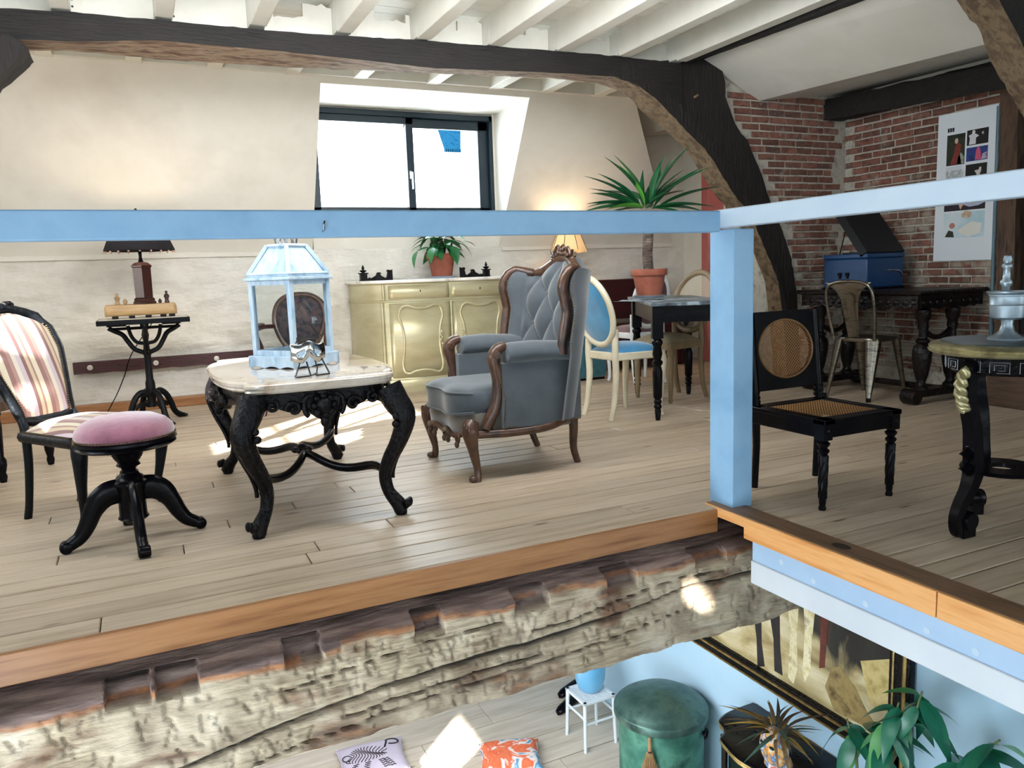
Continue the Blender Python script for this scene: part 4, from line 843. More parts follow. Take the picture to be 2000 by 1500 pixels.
obj('wire_leg', M().tube([(-.04, 0, .06), (-.055, -.01, .03), (-.075, -.03, .004), (-.07, -.04, .003), (-.02, -.04, .003), (-.01, -.035, .004), (-.012, 0, .06)], .0034, 6), wire, mk, smooth=0)
obj('wire_leg', M().tube([(.02, 0, .085), (.03, -.01, .03), (.022, -.02, .012), (.01, -.04, .003), (.075, -.03, .003), (.078, -.02, .004), (.055, 0, .07)], .0034, 6), wire, mk, smooth=0)
obj('wire_leg', M().tube([(-.012, -.035, .003), (.05, .05, .003), (.02, -.04, .003)], .0034, 6), wire, mk, smooth=0)
obj('wire_hat', M().tube([(-.05, .01, .14), (-.02, .01, .165), (.008, .0, .225), (.05, .01, .165), (.035, .01, .138), (-.045, .01, .152)], .0034, 6).tube([(-.045, .01, .16), (.055, .02, .158), (.06, 0, .164), (.01, 0, .225), (-.035, -.01, .155), (.045, -.01, .155)], .0034, 6), wire, mk, smooth=0)

# gilt sideboard
sb = thing('gilt_sideboard', 'serpentine gold painted sideboard with marble top under the dormer window', 'sideboard', (.33, 4.0, 0))
gold = mat('gold_paint', ['#b5ad88', '#c3bc98', '#cdc7a8'], ns=3, sc=(1, 1, 3), rough=.36, metal=.35, bump=.03, bns=60)
fr0 = [(-.78, .58), (-.775, .42), (-.72, .24), (-.60, .12), (-.50, .085), (-.35, .05), (-.18, .045), (0, .06)]
fr1 = crv2(fr0, 5); fr2 = fr1 + [(-x, y) for x, y in fr1[::-1][1:]]; bodyo = fr2 + [(.78, .62), (-.78, .62)]
def so(d): return [(x * (1 + d / .78), y - d if y < .6 else y) for x, y in bodyo]
m = M().loft([[(x, y, z) for x, y in so(d)] for z, d in ((.0, .005), (.05, .012), (.10, .012), (.118, .0), (.125, -.004), (.80, -.004), (.806, .004), (.815, .004), (.82, -.003), (.955, -.003), (.965, .006))]); obj('carcass', m, gold, sb, smooth=40)
wm = mat('white_marble', ['#b9b2a8', '#e9e6e0', '#f1efea'], ns=5, det=7, warp=1, rough=.12)
m = M().loft([[(x, y, z) for x, y in so(d)] for z, d in ((.965, .016), (.972, .026), (.988, .026), (.995, .018))]); obj('marble_top', m, wm, sb, smooth=40)
def frt(x, d=0):
    return Vector((x, lerp1(x, [p[0] for p in fr2], [p[1] for p in fr2]) - d, 0))
for sx in (-1, 1):
    x0, x1 = (-.56, -.012) if sx < 0 else (.012, .56)
    m = M().grid(lambda u, v: frt(x0 + (x1 - x0) * u, .005) + Vector((0, 0, .135 + .655 * v)), 14, 2); dr = obj('door', m, gold, sb, smooth=80, solid=.006)
    cx = (x0 + x1) / 2; w_ = .205; pts = []
    base = [(-.9, .42), (-.98, .32), (-.86, .2), (-.78, .0), (-.84, -.2), (-.9, -.32), (-.82, -.425), (-.62, -.45), (-.45, -.425), (-.2, -.41), (0, -.405)]
    left_ = [(a * w_, .465 + b_ * .66) for a, b_ in base]; bot = left_ + [(-a, b_) for a, b_ in left_[::-1][1:]]
    top = [(.9 * w_, .465 + .42 * .66), (.78 * w_, .465 + .455 * .66), (.55 * w_, .465 + .46 * .66), (.3 * w_, .465 + .43 * .66), (0, .465 + .42 * .66), (-.3 * w_, .465 + .43 * .66), (-.55 * w_, .465 + .46 * .66), (-.78 * w_, .465 + .455 * .66)]
    loop_ = crv2((bot + top[1:]), 3); m = M().tube([frt(cx + a, .014) + Vector((0, 0, b_)) for a, b_ in loop_], (.011, .008), 6, loop=True); obj('panel_moulding', m, gold, dr, smooth=60)
    m = M()
    for k in range(7): m.ball(frt(cx + w_ * .86 * (-sx) + .008 * cos(k * 2), .02) + Vector((0, 0, .42 + .018 * k)), (.013, .01, .014), 7, 5)
    obj('handle', m, gold, dr, smooth=80)
    m = M().grid(lambda u, v: frt(x0 + (x1 - x0) * u, .004) + Vector((0, 0, .828 + .118 * v)), 14, 2); dw = obj('drawer', m, gold, sb, smooth=80, solid=.006)
    obj('keyhole', M().ball(frt(cx, .009) + Vector((0, 0, .893)), (.005, .004, .011), 8, 6), ebony, dw)
obj('door_bead', M().tube([(0, .042, .135), (0, .042, .795)], .011, 8), gold, sb, smooth=60)
for sx in (-1, 1): obj('corner_stile', M().tube([(sx * .615, .118, .13), (sx * .615, .118, .80)], .014, 8).tube([(sx * .60, .108, .82), (sx * .60, .108, .955)], .012, 8), gold, sb, smooth=60)

# things on the sideboard
def fragment(p, rz, flip, label):
    t = thing('carved_fragment', label, 'ornament', p, rz, 'carved dark wood fragments on the sideboard'); s_ = -1 if flip else 1
    m = M().box(-.03, .03, -.02, .02, 0, .062).box(-.04, .04, -.026, .026, .062, .072).box(-.034, .034, -.022, .022, 0, .008)
    m.lathe([(0, .072), (.01, .072), (.03, .085), (.033, .092), (.012, .098), (.008, .104), (.015, .115), (.006, .124), (.0085, .132), (0, .14)], 12); m.xf(Matrix.Translation((-.125 * s_, 0, 0))); obj('finial', m, carved_ebony, t, smooth=40)
    pr_ = [(-.09, 0), (-.09, .02), (-.07, .03), (-.055, .022), (-.03, .035), (-.01, .045), (.0, .07), (.02, .075), (.045, .062), (.03, .06), (.035, .045), (.06, .03), (.08, .02), (.09, .028), (.10, .07), (.09, .085), (.105, .095), (.13, .088), (.145, .096), (.145, 0)]
    m = M().prism([(x * s_, z) for x, z in pr_], -.013, .013, lambda a, b_, d: (a, d, b_)); obj('scroll_panel', m, carved_ebony, t, smooth=0, bevel=.003)
fragment((-.255, 4.33, .995), .05, False, 'dark carved fragment with finial, left of the plant on the sideboard')
fragment((.70, 4.36, .995), .0, True, 'dark carved fragment with finial, right of the plant on the sideboard')
terra = mat('terracotta', ['#7d4231', '#975440', '#a1604b'], ns=6, rough=.75, bump=.1, bns=40)
soil = mat('potting_soil', ['#1c1410', '#33261d'], ns=40, rough=1, bump=.8)
leafm = mat('green_leaf', ['#1f5b34', '#2f7a45', '#3f8f55'], ns=5, rough=.35, spec=.5)
def pot(t, r, h, saucer='#9fb3c4'):
    obj('pot', M().lathe([(0, .014), (r * .68, .014), (r * .70, .02), (r * .9, h * .78), (r, h * .78), (r * 1.02, h * .8), (r * 1.02, h - .004), (r, h), (r * .93, h), (r * .9, h * .82), (0, h * .8)], 28), terra, t, smooth=40)
    obj('soil', M().lathe([(0, h * .86), (r * .91, h * .84), (r * .91, h * .8)], 20, cap=False), soil, t, smooth=60)
    obj('saucer', M().lathe([(0, 0), (r * .8, 0), (r * .92, .016), (r * .88, .018), (r * .78, .008), (0, .008)], 24), mat('saucer_glaze', saucer, rough=.4), t, smooth=40)
def leaf_mesh(L, W, n=6, droop=.3, fold=.15, tip=1.0):
    m = M(); vs = []
    for i in range(n + 1):
        t = i / n; w = W * (sin(PI * t ** .75)) ** .9 * (1 - .15 * t) if 0 < t < 1 else 0; x = L * t; z = -droop * L * t * t
        vs += [(x, -w, z + fold * w), (x, 0, z), (x, w, z + fold * w)]
    fs = []
    for i in range(n): a = i * 3; fs += [(a, a + 1, a + 4, a + 3), (a + 1, a + 2, a + 5, a + 4)]
    return m.add(vs, fs)
def place_leaf(protos, parent, base, az, el, roll=0, s=1, name='leaf'):
    o = inst(protos, name, parent, base, (0, 0, 0), (s, s, s)); o.rotation_euler = (Matrix.Rotation(az, 3, 'Z') @ Matrix.Rotation(-el, 3, 'Y') @ Matrix.Rotation(roll, 3, 'X')).to_euler(); return o
pp = thing('potted_plant', 'leafy green plant in terracotta pot on the gold sideboard', 'plant', (.375, 4.36, .995)); pot(pp, .135, .225)
obj('stem', M().tube([(0, 0, .18), (.01, 0, .3), (0, .01, .42)], [.03, .024, .012], 8).tube([(.02, 0, .18), (.05, -.01, .36)], .014, 7).tube([(-.02, 0, .18), (-.05, -.02, .34)], .014, 7), mat('plant_stem', '#2b2a1e', rough=.8), pp, smooth=60)
L0 = leaf_mesh(.17, .05, 6, .45, .2); first = None; r9 = random.Random(11)
for k in range(46):
    az = r9.uniform(0, 2 * PI); hgt = r9.uniform(.22, .47); rad_ = r9.uniform(.02, .13) * (1 if hgt > .28 else 1.3); p = (rad_ * cos(az), rad_ * sin(az), hgt); s_ = r9.uniform(.7, 1.15); e_ = r9.uniform(-.5, .5)
    if first is None: first = obj('leaf', L0, leafm, pp, smooth=80); first.location = p; first.rotation_euler = (0, .1, az)
    else: place_leaf(first, pp, p, az + r9.uniform(-.5, .5), e_, r9.uniform(-.4, .4), s_)
for x, y, z, az, e_, s_ in ((-.2, -.08, .30, 3.3, .0, .8), (-.26, -.1, .25, 3.5, -.8, .9), (.17, -.08, .31, -.3, -.5, .9), (.2, -.05, .33, .1, .1, .8), (-.12, -.12, .28, 4, -.6, .9), (.07, -.12, .29, 4.9, -.9, 1)):
    place_leaf(first, pp, (x, y, z), az, e_, .2, s_)
o = obj('paper_slips', M().box(-.07, .03, -.05, .05, 0, .003).box(-.03, .07, -.03, .03, .003, .006, Matrix.Rotation(.5, 4, 'Z')).tube([(-.06, .02, .008), (.06, -.01, .028)], .003, 6), mat('paper', '#d6d6d2', rough=.8), loc=(.08, 4.30, .996)); tag(o, 'few papers and a pencil lying left of the plant on the sideboard', 'papers')
# ------------------------------------------------------------------ wingback armchair (front faces -x)
ac = thing('wingback_armchair', 'grey blue velvet wingback armchair with carved walnut frame and buttoned back', 'armchair', (-.45, 1.26, 0))
gv = mat('grey_blue_velvet', ['#363d43', '#4b5359', '#41494f'], ns=3.5, rough=.8, sheen=.5, bump=.06, bns=80)
gvt = mat('taupe_velvet', ['#4a4239', '#635a4e', '#564d43'], ns=4, rough=.8, sheen=.9, bump=.06, bns=80)
def ztop(u):
    a = abs(u); return lerp1(a, [0, .12, .25, .42, .55, .68, .82, .93, 1], [1.095, 1.088, 1.06, 1.022, 1.012, 1.025, 1.035, 1.02, .965])
def wingd(z): return lerp1(z, [.27, .60, .66, .82, .93, 1.0, 1.04], [.07, .07, .08, .075, .115, .115, .09])
def xb(z): return .275 + .15 * (z - .42)           # reclined inner face of the back
def shell(u, v, off=0, z0=.40):
    z = z0 + (ztop(u) - z0) * v; a = abs(u); s_ = 1 if u > 0 else -1
    k = max(0, (a - .55) / .45); x = xb(z) - wingd(z) * k ** .9 - .05 * (1 - cos(min(1, a / .6) * PI / 2))
    yy = lerp1(a, [0, .5, .62, .75, 1], [0, .225, .265, .29, .325]) * (1 - .10 * max(0, .75 - z)); y = s_ * yy
    n = Vector((1, 0, 0)) if a < .5 else Vector((max(.0, 1 - k * 1.6), s_ * min(1, .3 + k), 0)).normalized()
    p = Vector((x, y, z)); return p + n * off
def inner(u_, v):
    u = 2 * u_ - 1; a = abs(u); p = shell(u, v)
    b = .03 * (1 - v ** 8) * (1 - (abs(u)) ** 10)
    if a < .62 and v > .12:
        P_, Q_ = u / .62 * 3.0, (v - .12) / .88 * 4.2
        d = abs(sin(PI * (P_ + Q_) / 2)) * abs(sin(PI * (P_ - Q_) / 2)); b += .042 * d ** .55 * min(1, (.62 - a) * 9) * min(1, (1 - v) * 6 + .3) - .018
    return p - Vector((b, 0, 0)) + Vector((0, -(1 if u > 0 else -1) * b * .6 * max(0, a - .6), 0))
m = M().grid(inner, 110, 80); obj('backrest', m, gv, ac, smooth=180)
m = M().grid(lambda u, v: shell(2 * u - 1, v, .085, .268), 60, 30); obj('outer_back', m, gv, ac, smooth=180)
bt = M(); bt.ball((0, 0, 0), (.007, .013, .013), 10, 6); b0 = None
for i, j in [(i, j) for j in range(1, 5) for i in (-3, -2, -1, 0, 1, 2, 3)]:
    P_, Q_ = i, j
    if (i + j) % 2: continue
    u = P_ * .62 / 3; v = .12 + .88 * Q_ / 4.2
    if abs(u) > .6 or v > .93: continue
    p = inner((u + 1) / 2, v) - Vector((.002, 0, 0))
    if b0 is None: b0 = obj('button', bt, gv, ac, smooth=80, loc=p)
    else: inst(b0, 'button', ac, p)
path = [shell(-1, v, .03) for v in np.linspace(.36, 1, 16)] + [shell(u, 1, .03) for u in np.linspace(-.97, .97, 60)] + [shell(1, v, .03) for v in np.linspace(1, .36, 16)]
path = [p + Vector((-.012, 0, .0)) for p in path]
m = M().tube(path, .026, 10); obj('back_frame', m, walnut, ac, smooth=60)
m = M()
for v in np.linspace(.38, .98, 26):
    for s_ in (-1, 1): p = shell(s_ * .97, v, .0); m.ball(p + Vector((-.012, -s_ * .004, 0)), .0042, 6, 4); m.ball(shell(s_ * .985, v, .088) + Vector((.008, 0, 0)), .0042, 6, 4)
for k in range(40):
    y = k / 39
    for s_ in (-1, 1): m.ball((-.15 + .42 * y, s_ * .341, .262), .0042, 6, 4); m.ball((-.165 + .012 * sin(y * 6), s_ * .338, .28 + .33 * y), .0042, 6, 4)
obj('nail_trim', m, nail, ac, kind='stuff')
m = M()    # carved crest: pierced flowers and leaves
for k in range(26):
    a = rnd.uniform(0, 2 * PI); r_2 = rnd.uniform(.0, 1); y = .115 * cos(a) * r_2; z = ztop(y / .45) + .022 + .026 * sin(a) * r_2 * (1 - abs(y) / .2); m.ball((xb(1.1) - .0 + rnd.uniform(-.012, .012), y, z), (.014, .017, .013), 7, 5)
for s_ in (-1, 1):
    m.tube([(xb(1.1), s_ * (.05 + .03 * t), 1.125 + .022 * sin(t * 3)) for t in np.linspace(0, 2.2, 12)], .009, 6); m.tube([(xb(1.1) - .01, s_ * (.03 + .02 * cos(t)), 1.14 + .02 * sin(t)) for t in np.linspace(0, 5, 14)], .007, 6)
obj('crest_carving', m, walnut, ac, smooth=80)
# seat: base, loose cushion with piped edge
def fr_x(t, bulge): return -.30 - bulge * (1 - abs(t) ** 2.6) + .02 * cos(t * PI * 1.5)
def seat_out(n=24, bulge=.085, inset=0, hw=.285):
    o = [(fr_x(t, bulge) + inset, t * (hw - inset)) for t in np.linspace(-1, 1, n)]; return o + [(.29, hw - inset - .02), (.29, -hw + inset + .02)]
def slab(levels, hw, bulge=.085):
    rings = []
    for z, d, dz in levels:
        o = seat_out(24, bulge, d, hw); rings.append([(x, y, z - dz * max(0, 1 - ((x + .36) / .25)) * (1 - abs(y / hw) ** 2)) for x, y in o])
    return M().loft(rings)
obj('seat_cushion', slab([(.335, .02, .02), (.34, .004, .02), (.36, 0, .02), (.425, -.004, .0), (.442, .004, 0), (.458, .03, 0), (.468, .09, 0)], .285), gv, ac, smooth=60)
for z, dz in ((.343, .02), (.437, 0)):
    o = seat_out(40, .085, -.002, .285)[:40]; obj('piping', M().tube([(x, y, z - dz * max(0, 1 - (x + .36) / .25) * (1 - abs(y / .285) ** 2)) for x, y in o], .0055, 6), gv, ac, smooth=80)
obj('seat_base', slab([(.215, .03, .0), (.225, .01, .0), (.30, .004, .01), (.335, .012, .02)], .30, .075), gvt, ac, smooth=60)
for s_ in (-1, 1):
    # side panel, padded arm, carved post
    m = M().loft([[(x, s_ * (.335 + o), .255), (x, s_ * (.338 + o), .42), (x, s_ * (.335 + o), .58), (x, s_ * .24, .58), (x, s_ * .24, .255)] for x, o in ((-.165, 0), (-.05, .012), (.12, .008), (.30, -.035))]); obj('side_panel', m, gv, ac, smooth=50)
    arm = []
    for x, k, dz in ((-.135, .6, -.012), (-.13, .9, 0), (-.10, 1, .006), (.02, 1, .008), (.16, .97, 0), (.24, .9, -.004)):
        arm.append([(x, s_ * (.295 + .072 * k * cos(a)), .612 + dz + .062 * k * sin(a) * (1 if sin(a) > 0 else .75)) for a in np.linspace(0, 2 * PI, 17)[:-1]])
    obj('arm_pad', M().loft(arm), gv, ac, smooth=60)
    pc = crv([(-.13, s_ * .30, .665), (-.17, s_ * .305, .65), (-.195, s_ * .31, .61), (-.185, s_ * .31, .55), (-.175, s_ * .308, .47), (-.19, s_ * .308, .38), (-.225, s_ * .305, .31), (-.25, s_ * .30, .26)], 5)
    m = M().tube(pc, [lerp1(i / 5, range(8), [.022, .03, .034, .031, .026, .027, .031, .03]) for i in range(len(pc))], 10)
    for k in range(3): m.tube([p + Vector((-.022, s_ * (-.012 + .012 * k), 0)) for p in pc[12:32]], .005, 5)
    m.lathe([(0, -.04), (.018, -.04), (.022, -.03), (.022, .03), (.018, .04), (0, .04)], 12, T=Matrix.Translation((-.19, s_ * .31, .625)) @ Matrix.Rotation(PI / 2, 4, 'X'))
    obj('arm_post', m, walnut, ac, smooth=60)
    obj('side_rail', M().tube(crv([(-.29, s_ * .30, .235), (-.1, s_ * .335, .232), (.1, s_ * .335, .24), (.28, s_ * .27, .275)], 5), (.022, .02), 8, ref=(0, 0, 1)), walnut, ac, smooth=60)
    m = leg('', ac, [(-.315, s_ * .29, .30), (-.335, s_ * .305, .255), (-.325, s_ * .31, .17), (-.305, s_ * .305, .07), (-.305, s_ * .31, .02), (-.31, s_ * .312, 0)], [.034, .044, .028, .018, .02, .018], walnut)
    for k in range(5): m.ball((-.365 + .006 * abs(k - 2), s_ * .31 + .014 * (k - 2), .265 + .01 * (2 - abs(k - 2))), (.012, .012, .024), 7, 5)
    m.ball((-.33, s_ * .312, .018), (.024, .022, .018), 8, 6); obj('leg', m, walnut, ac, smooth=70)
    leg('leg', ac, [(.27, s_ * .26, .29), (.275, s_ * .26, .2), (.28, s_ * .245, .09), (.31, s_ * .235, 0)], [.028, .024, .02, .018], walnut)
m = M()    # pierced, scrolled front apron
for k in range(5):
    y = -.2 + .1 * k; x = fr_x(y / .285, .08) + .005; z = .205 + .012 * (k % 2)
    sp = [(x, y + .034 * (1 - t / 11) * cos(t), z + .030 * (1 - t / 11) * sin(t)) for t in np.linspace(0, 9, 24)]; m.tube(sp, .0075, 6)
    m.ball((x - .004, y, z - .03), (.012, .018, .018), 8, 6)
m.tube([(fr_x(t, .08), t * .27, .232 - .012 * cos(t * 9)) for t in np.linspace(-1, 1, 30)], .013, 7)
obj('front_apron', m, walnut, ac, smooth=70)

# standing lamp behind the armchair
l2 = thing('fringed_lamp', 'lit lamp with scalloped cream shade on dark wrought iron stem behind the armchair', 'lamp', (1.69, 4.28, 0))
shade = mat('lit_shade', ['#e2bf8c', '#efd3a4'], ns=4, rough=.8); N, L, b = nodes(shade); b.inputs['Emission Color'].default_value = hx('#f0b878'); b.inputs['Emission Strength'].default_value = .35
m = M(); nn_ = 48; rings = []
for z, r in ((1.44, .095), (1.36, .125), (1.28, .158), (1.225, .18)):
    rings.append([((r * (1 - .05 * abs(sin(4 * a)))) * cos(a), (r * (1 - .05 * abs(sin(4 * a)))) * sin(a), z - (.03 * abs(sin(4 * a)) if z < 1.23 else 0)) for a in [2 * PI * j / nn_ for j in range(nn_)]])
m.loft(rings, cap=False); obj('lamp_shade', m, shade, l2, smooth=60, solid=.003)
m = M()
for k in range(8): a = k * PI / 4; m.tube([(.096 * cos(a), .096 * sin(a), 1.44), (.16 * cos(a), .16 * sin(a), 1.28), (.182 * cos(a), .182 * sin(a), 1.222)], .003, 5)
obj('shade_rib', m, ebony, l2)
m = M().lathe([(0, 0), (.15, 0), (.15, .02), (.03, .04), (.014, .06), (.014, 1.1), (.02, 1.12), (.01, 1.14), (.01, 1.3), (0, 1.3)], 14)
for s_ in (-1, 1): m.tube([(s_ * .01, 0, 1.1), (s_ * .05, 0, 1.14), (s_ * .075, 0, 1.16), (s_ * .08, 0, 1.12), (s_ * .08, 0, 1.03)], .008, 6); m.tube([(s_ * .01, 0, 1.165), (s_ * .08, 0, 1.165)], .006, 6)
obj('stem', m, cast_iron, l2, smooth=50)
lamp('lamp_bulb_right', 'POINT', (1.69, 4.28, 1.36), (1.69, 4.28, 0), 6, (1, .75, .5), shadow_soft_size=.03)
# ------------------------------------------------------------------ dining corner
cream = mat('cream_paint', ['#c9c0a6', '#ddd5bd'], ns=6, rough=.45, bump=.05)
blue_v = mat('bright_blue_velvet', ['#1b6f9c', '#2f8cbc'], ns=6, rough=.7, sheen=.7)
def oval_chair(label, loc, rz, frame, cloth, group=None, cane=None, name='oval_back_chair', turned=False, hz=.235, wy=.2):
    t = thing(name, label, 'chair', loc, rz, group)
    m = M().grid(lambda u, v: (-.17 + .39 * u, (2 * v - 1) * (.165 + .055 * u), .455 + .06 * (1 - (2 * u - 1) ** 4) * (1 - (2 * v - 1) ** 4)), 12, 12); obj('seat', m, cloth, t, smooth=80)
    m = M().loft([[(x, -w, .405), (x, w, .405), (x, w, .46), (x, -w, .46)] for x, w in ((-.18, .165), (.21, .22), (.225, .205))]); obj('seat_rail', m, frame, t, bevel=.008)
    ring = []; zc = .745
    for a in np.linspace(0, 2 * PI, 41)[:-1]:
        z = zc + hz * sin(a); ring.append(Vector((-.175 - .24 * (z - .5) - .12 * (z - .5) ** 2, wy * cos(a), z)))
    obj('back_frame', M().tube(ring, (.02, .023), 8, loop=True, ref=(1, 0, 0)), frame, t, smooth=60)
    c = sum(ring, Vector()) / 40
    if cane: m = M().loft([[c + (p - c) * k for p in ring] for k in (.93, .5, .02)]); obj('backrest', m, cane, t, smooth=80)
    else: m = M().loft([[c + (p - c) * k + Vector((d, 0, 0)) for p in ring] for k, d in ((.93, .0), (.85, .02), (.5, .03), (.1, .032))]); m.loft([[c + (p - c) * k + Vector((-d, 0, 0)) for p in ring] for k, d in ((.93, .0), (.85, .012), (.5, .018), (.1, .018))]); obj('backrest', m, cloth, t, smooth=80)
    for s_ in (-1, 1):
        leg('leg', t, [(-.17, s_ * .15, .62), (-.175, s_ * .15, .46), (-.17, s_ * .148, .3), (-.19, s_ * .15, .12), (-.225, s_ * .155, 0)], [.02, .024, .023, .019, .017], frame)
        if turned: obj('leg', M().lathe([(0, 0), (.014, 0), (.018, .02), (.014, .04), (.017, .06), (.026, .34), (.02, .355), (.027, .37), (.027, .41), (0, .41)], 12, (.185, s_ * .19, 0)), frame, t, smooth=50)
        else: leg('leg', t, [(.19, s_ * .195, .44), (.205, s_ * .2, .38), (.19, s_ * .195, .2), (.185, s_ * .19, .06), (.195, s_ * .195, 0)], [.027, .028, .019, .015, .017], frame)
    return t
oval_chair('cream painted oval back chair with bright blue velvet, beside the armchair', (.83, 2.06, 0), .1, cream, blue_v)
taupe = mat('beige_linen', ['#8f8064', '#a39375'], ns=8, rough=.9, bump=.1, bns=60)
oakm = mat('pale_oak', ['#766349', '#8f7a5b'], ns=5, sc=(3, 3, 1), rough=.5)
def cane_mat(name, col, freq, dark=None, rot=.6):
    m = mat(name, col, rough=.55); N, L, b = nodes(m); tc = N.new('ShaderNodeTexCoord'); mp = N.new('ShaderNodeMapping'); L.new(tc.outputs['Object'], mp.inputs[0])
    sp = N.new('ShaderNodeSeparateXYZ'); L.new(mp.outputs[0], sp.inputs[0]); 
    def wave(sock1, sock2, sgn):
        ad = N.new('ShaderNodeMath'); ad.operation = 'ADD' if sgn > 0 else 'SUBTRACT'; L.new(sock1, ad.inputs[0]); L.new(sock2, ad.inputs[1])
        ml = N.new('ShaderNodeMath'); ml.operation = 'MULTIPLY'; ml.inputs[1].default_value = freq; L.new(ad.outputs[0], ml.inputs[0])
        s_ = N.new('ShaderNodeMath'); s_.operation = 'SINE'; L.new(ml.outputs[0], s_.inputs[0]); return s_.outputs[0]
    return m, N, L, b, sp, wave
def cane(name, col, hole, freq, ax):
    m, N, L, b, sp, wave = cane_mat(name, col, freq)
    w1 = wave(sp.outputs[ax[0]], sp.outputs[ax[1]], 1); w2 = wave(sp.outputs[ax[0]], sp.outputs[ax[1]], -1)
    mx = N.new('ShaderNodeMath'); mx.operation = 'MINIMUM'; L.new(w1, mx.inputs[0]); L.new(w2, mx.inputs[1])
    gt = N.new('ShaderNodeMath'); gt.operation = 'GREATER_THAN'; gt.inputs[1].default_value = -.3; L.new(mx.outputs[0], gt.inputs[0])
    tr_n = N.new('ShaderNodeBsdfTransparent'); mix_ = N.new('ShaderNodeMixShader'); L.new(gt.outputs[0], mix_.inputs[0]); L.new(b.outputs[0], mix_.inputs[1]); L.new(tr_n.outputs[0], mix_.inputs[2]); L.new(mix_.outputs[0], N['Material Output'].inputs[0]); return m
cane_pale = cane('pale_cane', '#b3a48c', 0, 420, (1, 2))
oval_chair('pale oak chair with beige seat and cane oval back, behind the dining table', (1.53, 2.42, 0), PI + .1, oakm, taupe, cane=cane_pale, turned=True, wy=.215, hz=.225)
maroon_v = mat('plum_fabric', ['#4a2b36', '#5d3844'], ns=6, rough=.85, sheen=.4)
white_f = mat('white_lacquer', ['#cfd4d6', '#e2e6e8'], ns=6, rough=.4)
oval_chair('white oval chair with plum seat, farthest chair beyond the dining table', (1.86, 3.36, 0), 1.5, white_f, maroon_v, wy=.17)
# dark narrow table with worn painted top
dtm = mat('worn_table_top', ['#20252c', '#4d5a62', '#8fa2ad', '#2b3138'], ns=7, det=7, rough=.35, lo=.35, hi=.7)
dt_ = thing('dining_table', 'narrow black turned leg table carrying the tall potted yucca', 'table', (1.32, 2.105, 0), -.475)
m = M().box(-.25, .25, -.585, .75, .768, .792); obj('tabletop', m, dtm, dt_, bevel=.004)
for a in ((-.225, .225, -.55, -.53), (-.225, .225, .53, .55), (-.225, -.205, -.55, .55), (.205, .225, -.55, .55)): obj('apron', M().box(a[0], a[1], a[2], a[3], .66, .768), ebony, dt_)
lp_ = [(0, 0), (.016, 0), (.022, .07), (.018, .075), (.027, .09), (.027, .1), (.02, .108), (.026, .12), (.026, .135), (.02, .142), (.03, .16), (.034, .33), (.024, .37), (.036, .385), (.036, .4), (.024, .41), (.034, .45), (.026, .5), (.037, .52), (.037, .535), (.028, .545), (.03, .56), (0, .56)]
for sx in (-1, 1):
    for sy in (-1, 1): obj('leg', M().lathe(lp_, 14, (sx * .205, sy * .53, 0)).box(sx * .205 - .036, sx * .205 + .036, sy * .53 - .036, sy * .53 + .036, .555, .766), ebony, dt_, smooth=45)
yu = thing('potted_yucca', 'tall yucca with bare trunk in terracotta pot on the dark table', 'plant', (1.085, 2.08, .812)); pot(yu, .125, .20, '#7f8790')
obj('trunk', M().tube(crv([(0, 0, .17), (-.012, 0, .3), (.0, .005, .45), (-.012, 0, .60)], 10), .036, 12), mat('yucca_bark', ['#2c2420', '#5b4d45', '#897a70'], ns=16, sc=(1, 1, 2.5), rough=.9, bump=1, bns=26, bsc=(1, 1, 3), dist=.02), yu, smooth=60)
yl = mat('yucca_leaf', ['#123c28', '#1f5a36', '#2b7040'], ns=3, sc=(1, 8, 8), rough=.3)
ylb = mat('yucca_leaf_bright', ['#3f8a2c', '#6cb53f'], ns=3, sc=(1, 8, 8), rough=.35)
Ly = leaf_mesh(.42, .031, 9, .22, .5)
Y0 = obj('leaf', Ly, yl, yu, smooth=80, loc=(0, 0, .62)); Y0.rotation_euler = (0, -1.3, .3)
Yb = obj('leaf', Ly, ylb, yu, smooth=80, loc=(-.05, -.03, .64)); Yb.rotation_euler = (0, -1.2, 2.9); Yb.scale = (.8, 1.2, .9)
place_leaf(Yb, yu, (-.06, -.04, .62), 3.25, .13, .5, .9)
ry = random.Random(21)
for az, el, s_, px_ in ((2.95, .8, .9, -.08), (3.15, .42, 1.0, -.08), (2.8, .7, 1.1, -.04), (-.5, .5, 1.1, .05), (-.4, .85, 1.1, .04), (2.7, .15, 1.0, -.06), (-.6, .72, 1.15, .04), (-.45, .2, 1.05, .03), (-.35, .1, 1.0, .02), (-.75, -.12, .75, .04), (3.0, 1.0, 1.05, -.03), (2.9, .55, .95, -.06), (2.75, .30, .95, -.06), (2.9, .18, .9, -.07), (3.2, .62, .8, -.06), (-.5, 1.15, 1.2, .02), (-.6, 1.35, .85, .02), (.5, 1.0, .9, 0), (1.5, .6, 1, 0), (2.1, .5, 1, 0), (1.0, .3, 1, 0), (4.2, .7, .6, 0), (4.9, .5, .55, 0), (5.3, .9, .7, .02), (2.6, .05, .8, -.05), (3.4, .0, .8, -.06), (4.4, .2, .5, -.03), (.2, .5, .9, .02), (2.4, 1.2, 1, 0), (3.9, 1.1, .7, -.02), (-.9, .95, .8, .02)):
    place_leaf(Y0, yu, (px_, ry.uniform(-.03, .03), .635 + ry.uniform(-.02, .02)), az, el, ry.uniform(-.6, .6), s_)
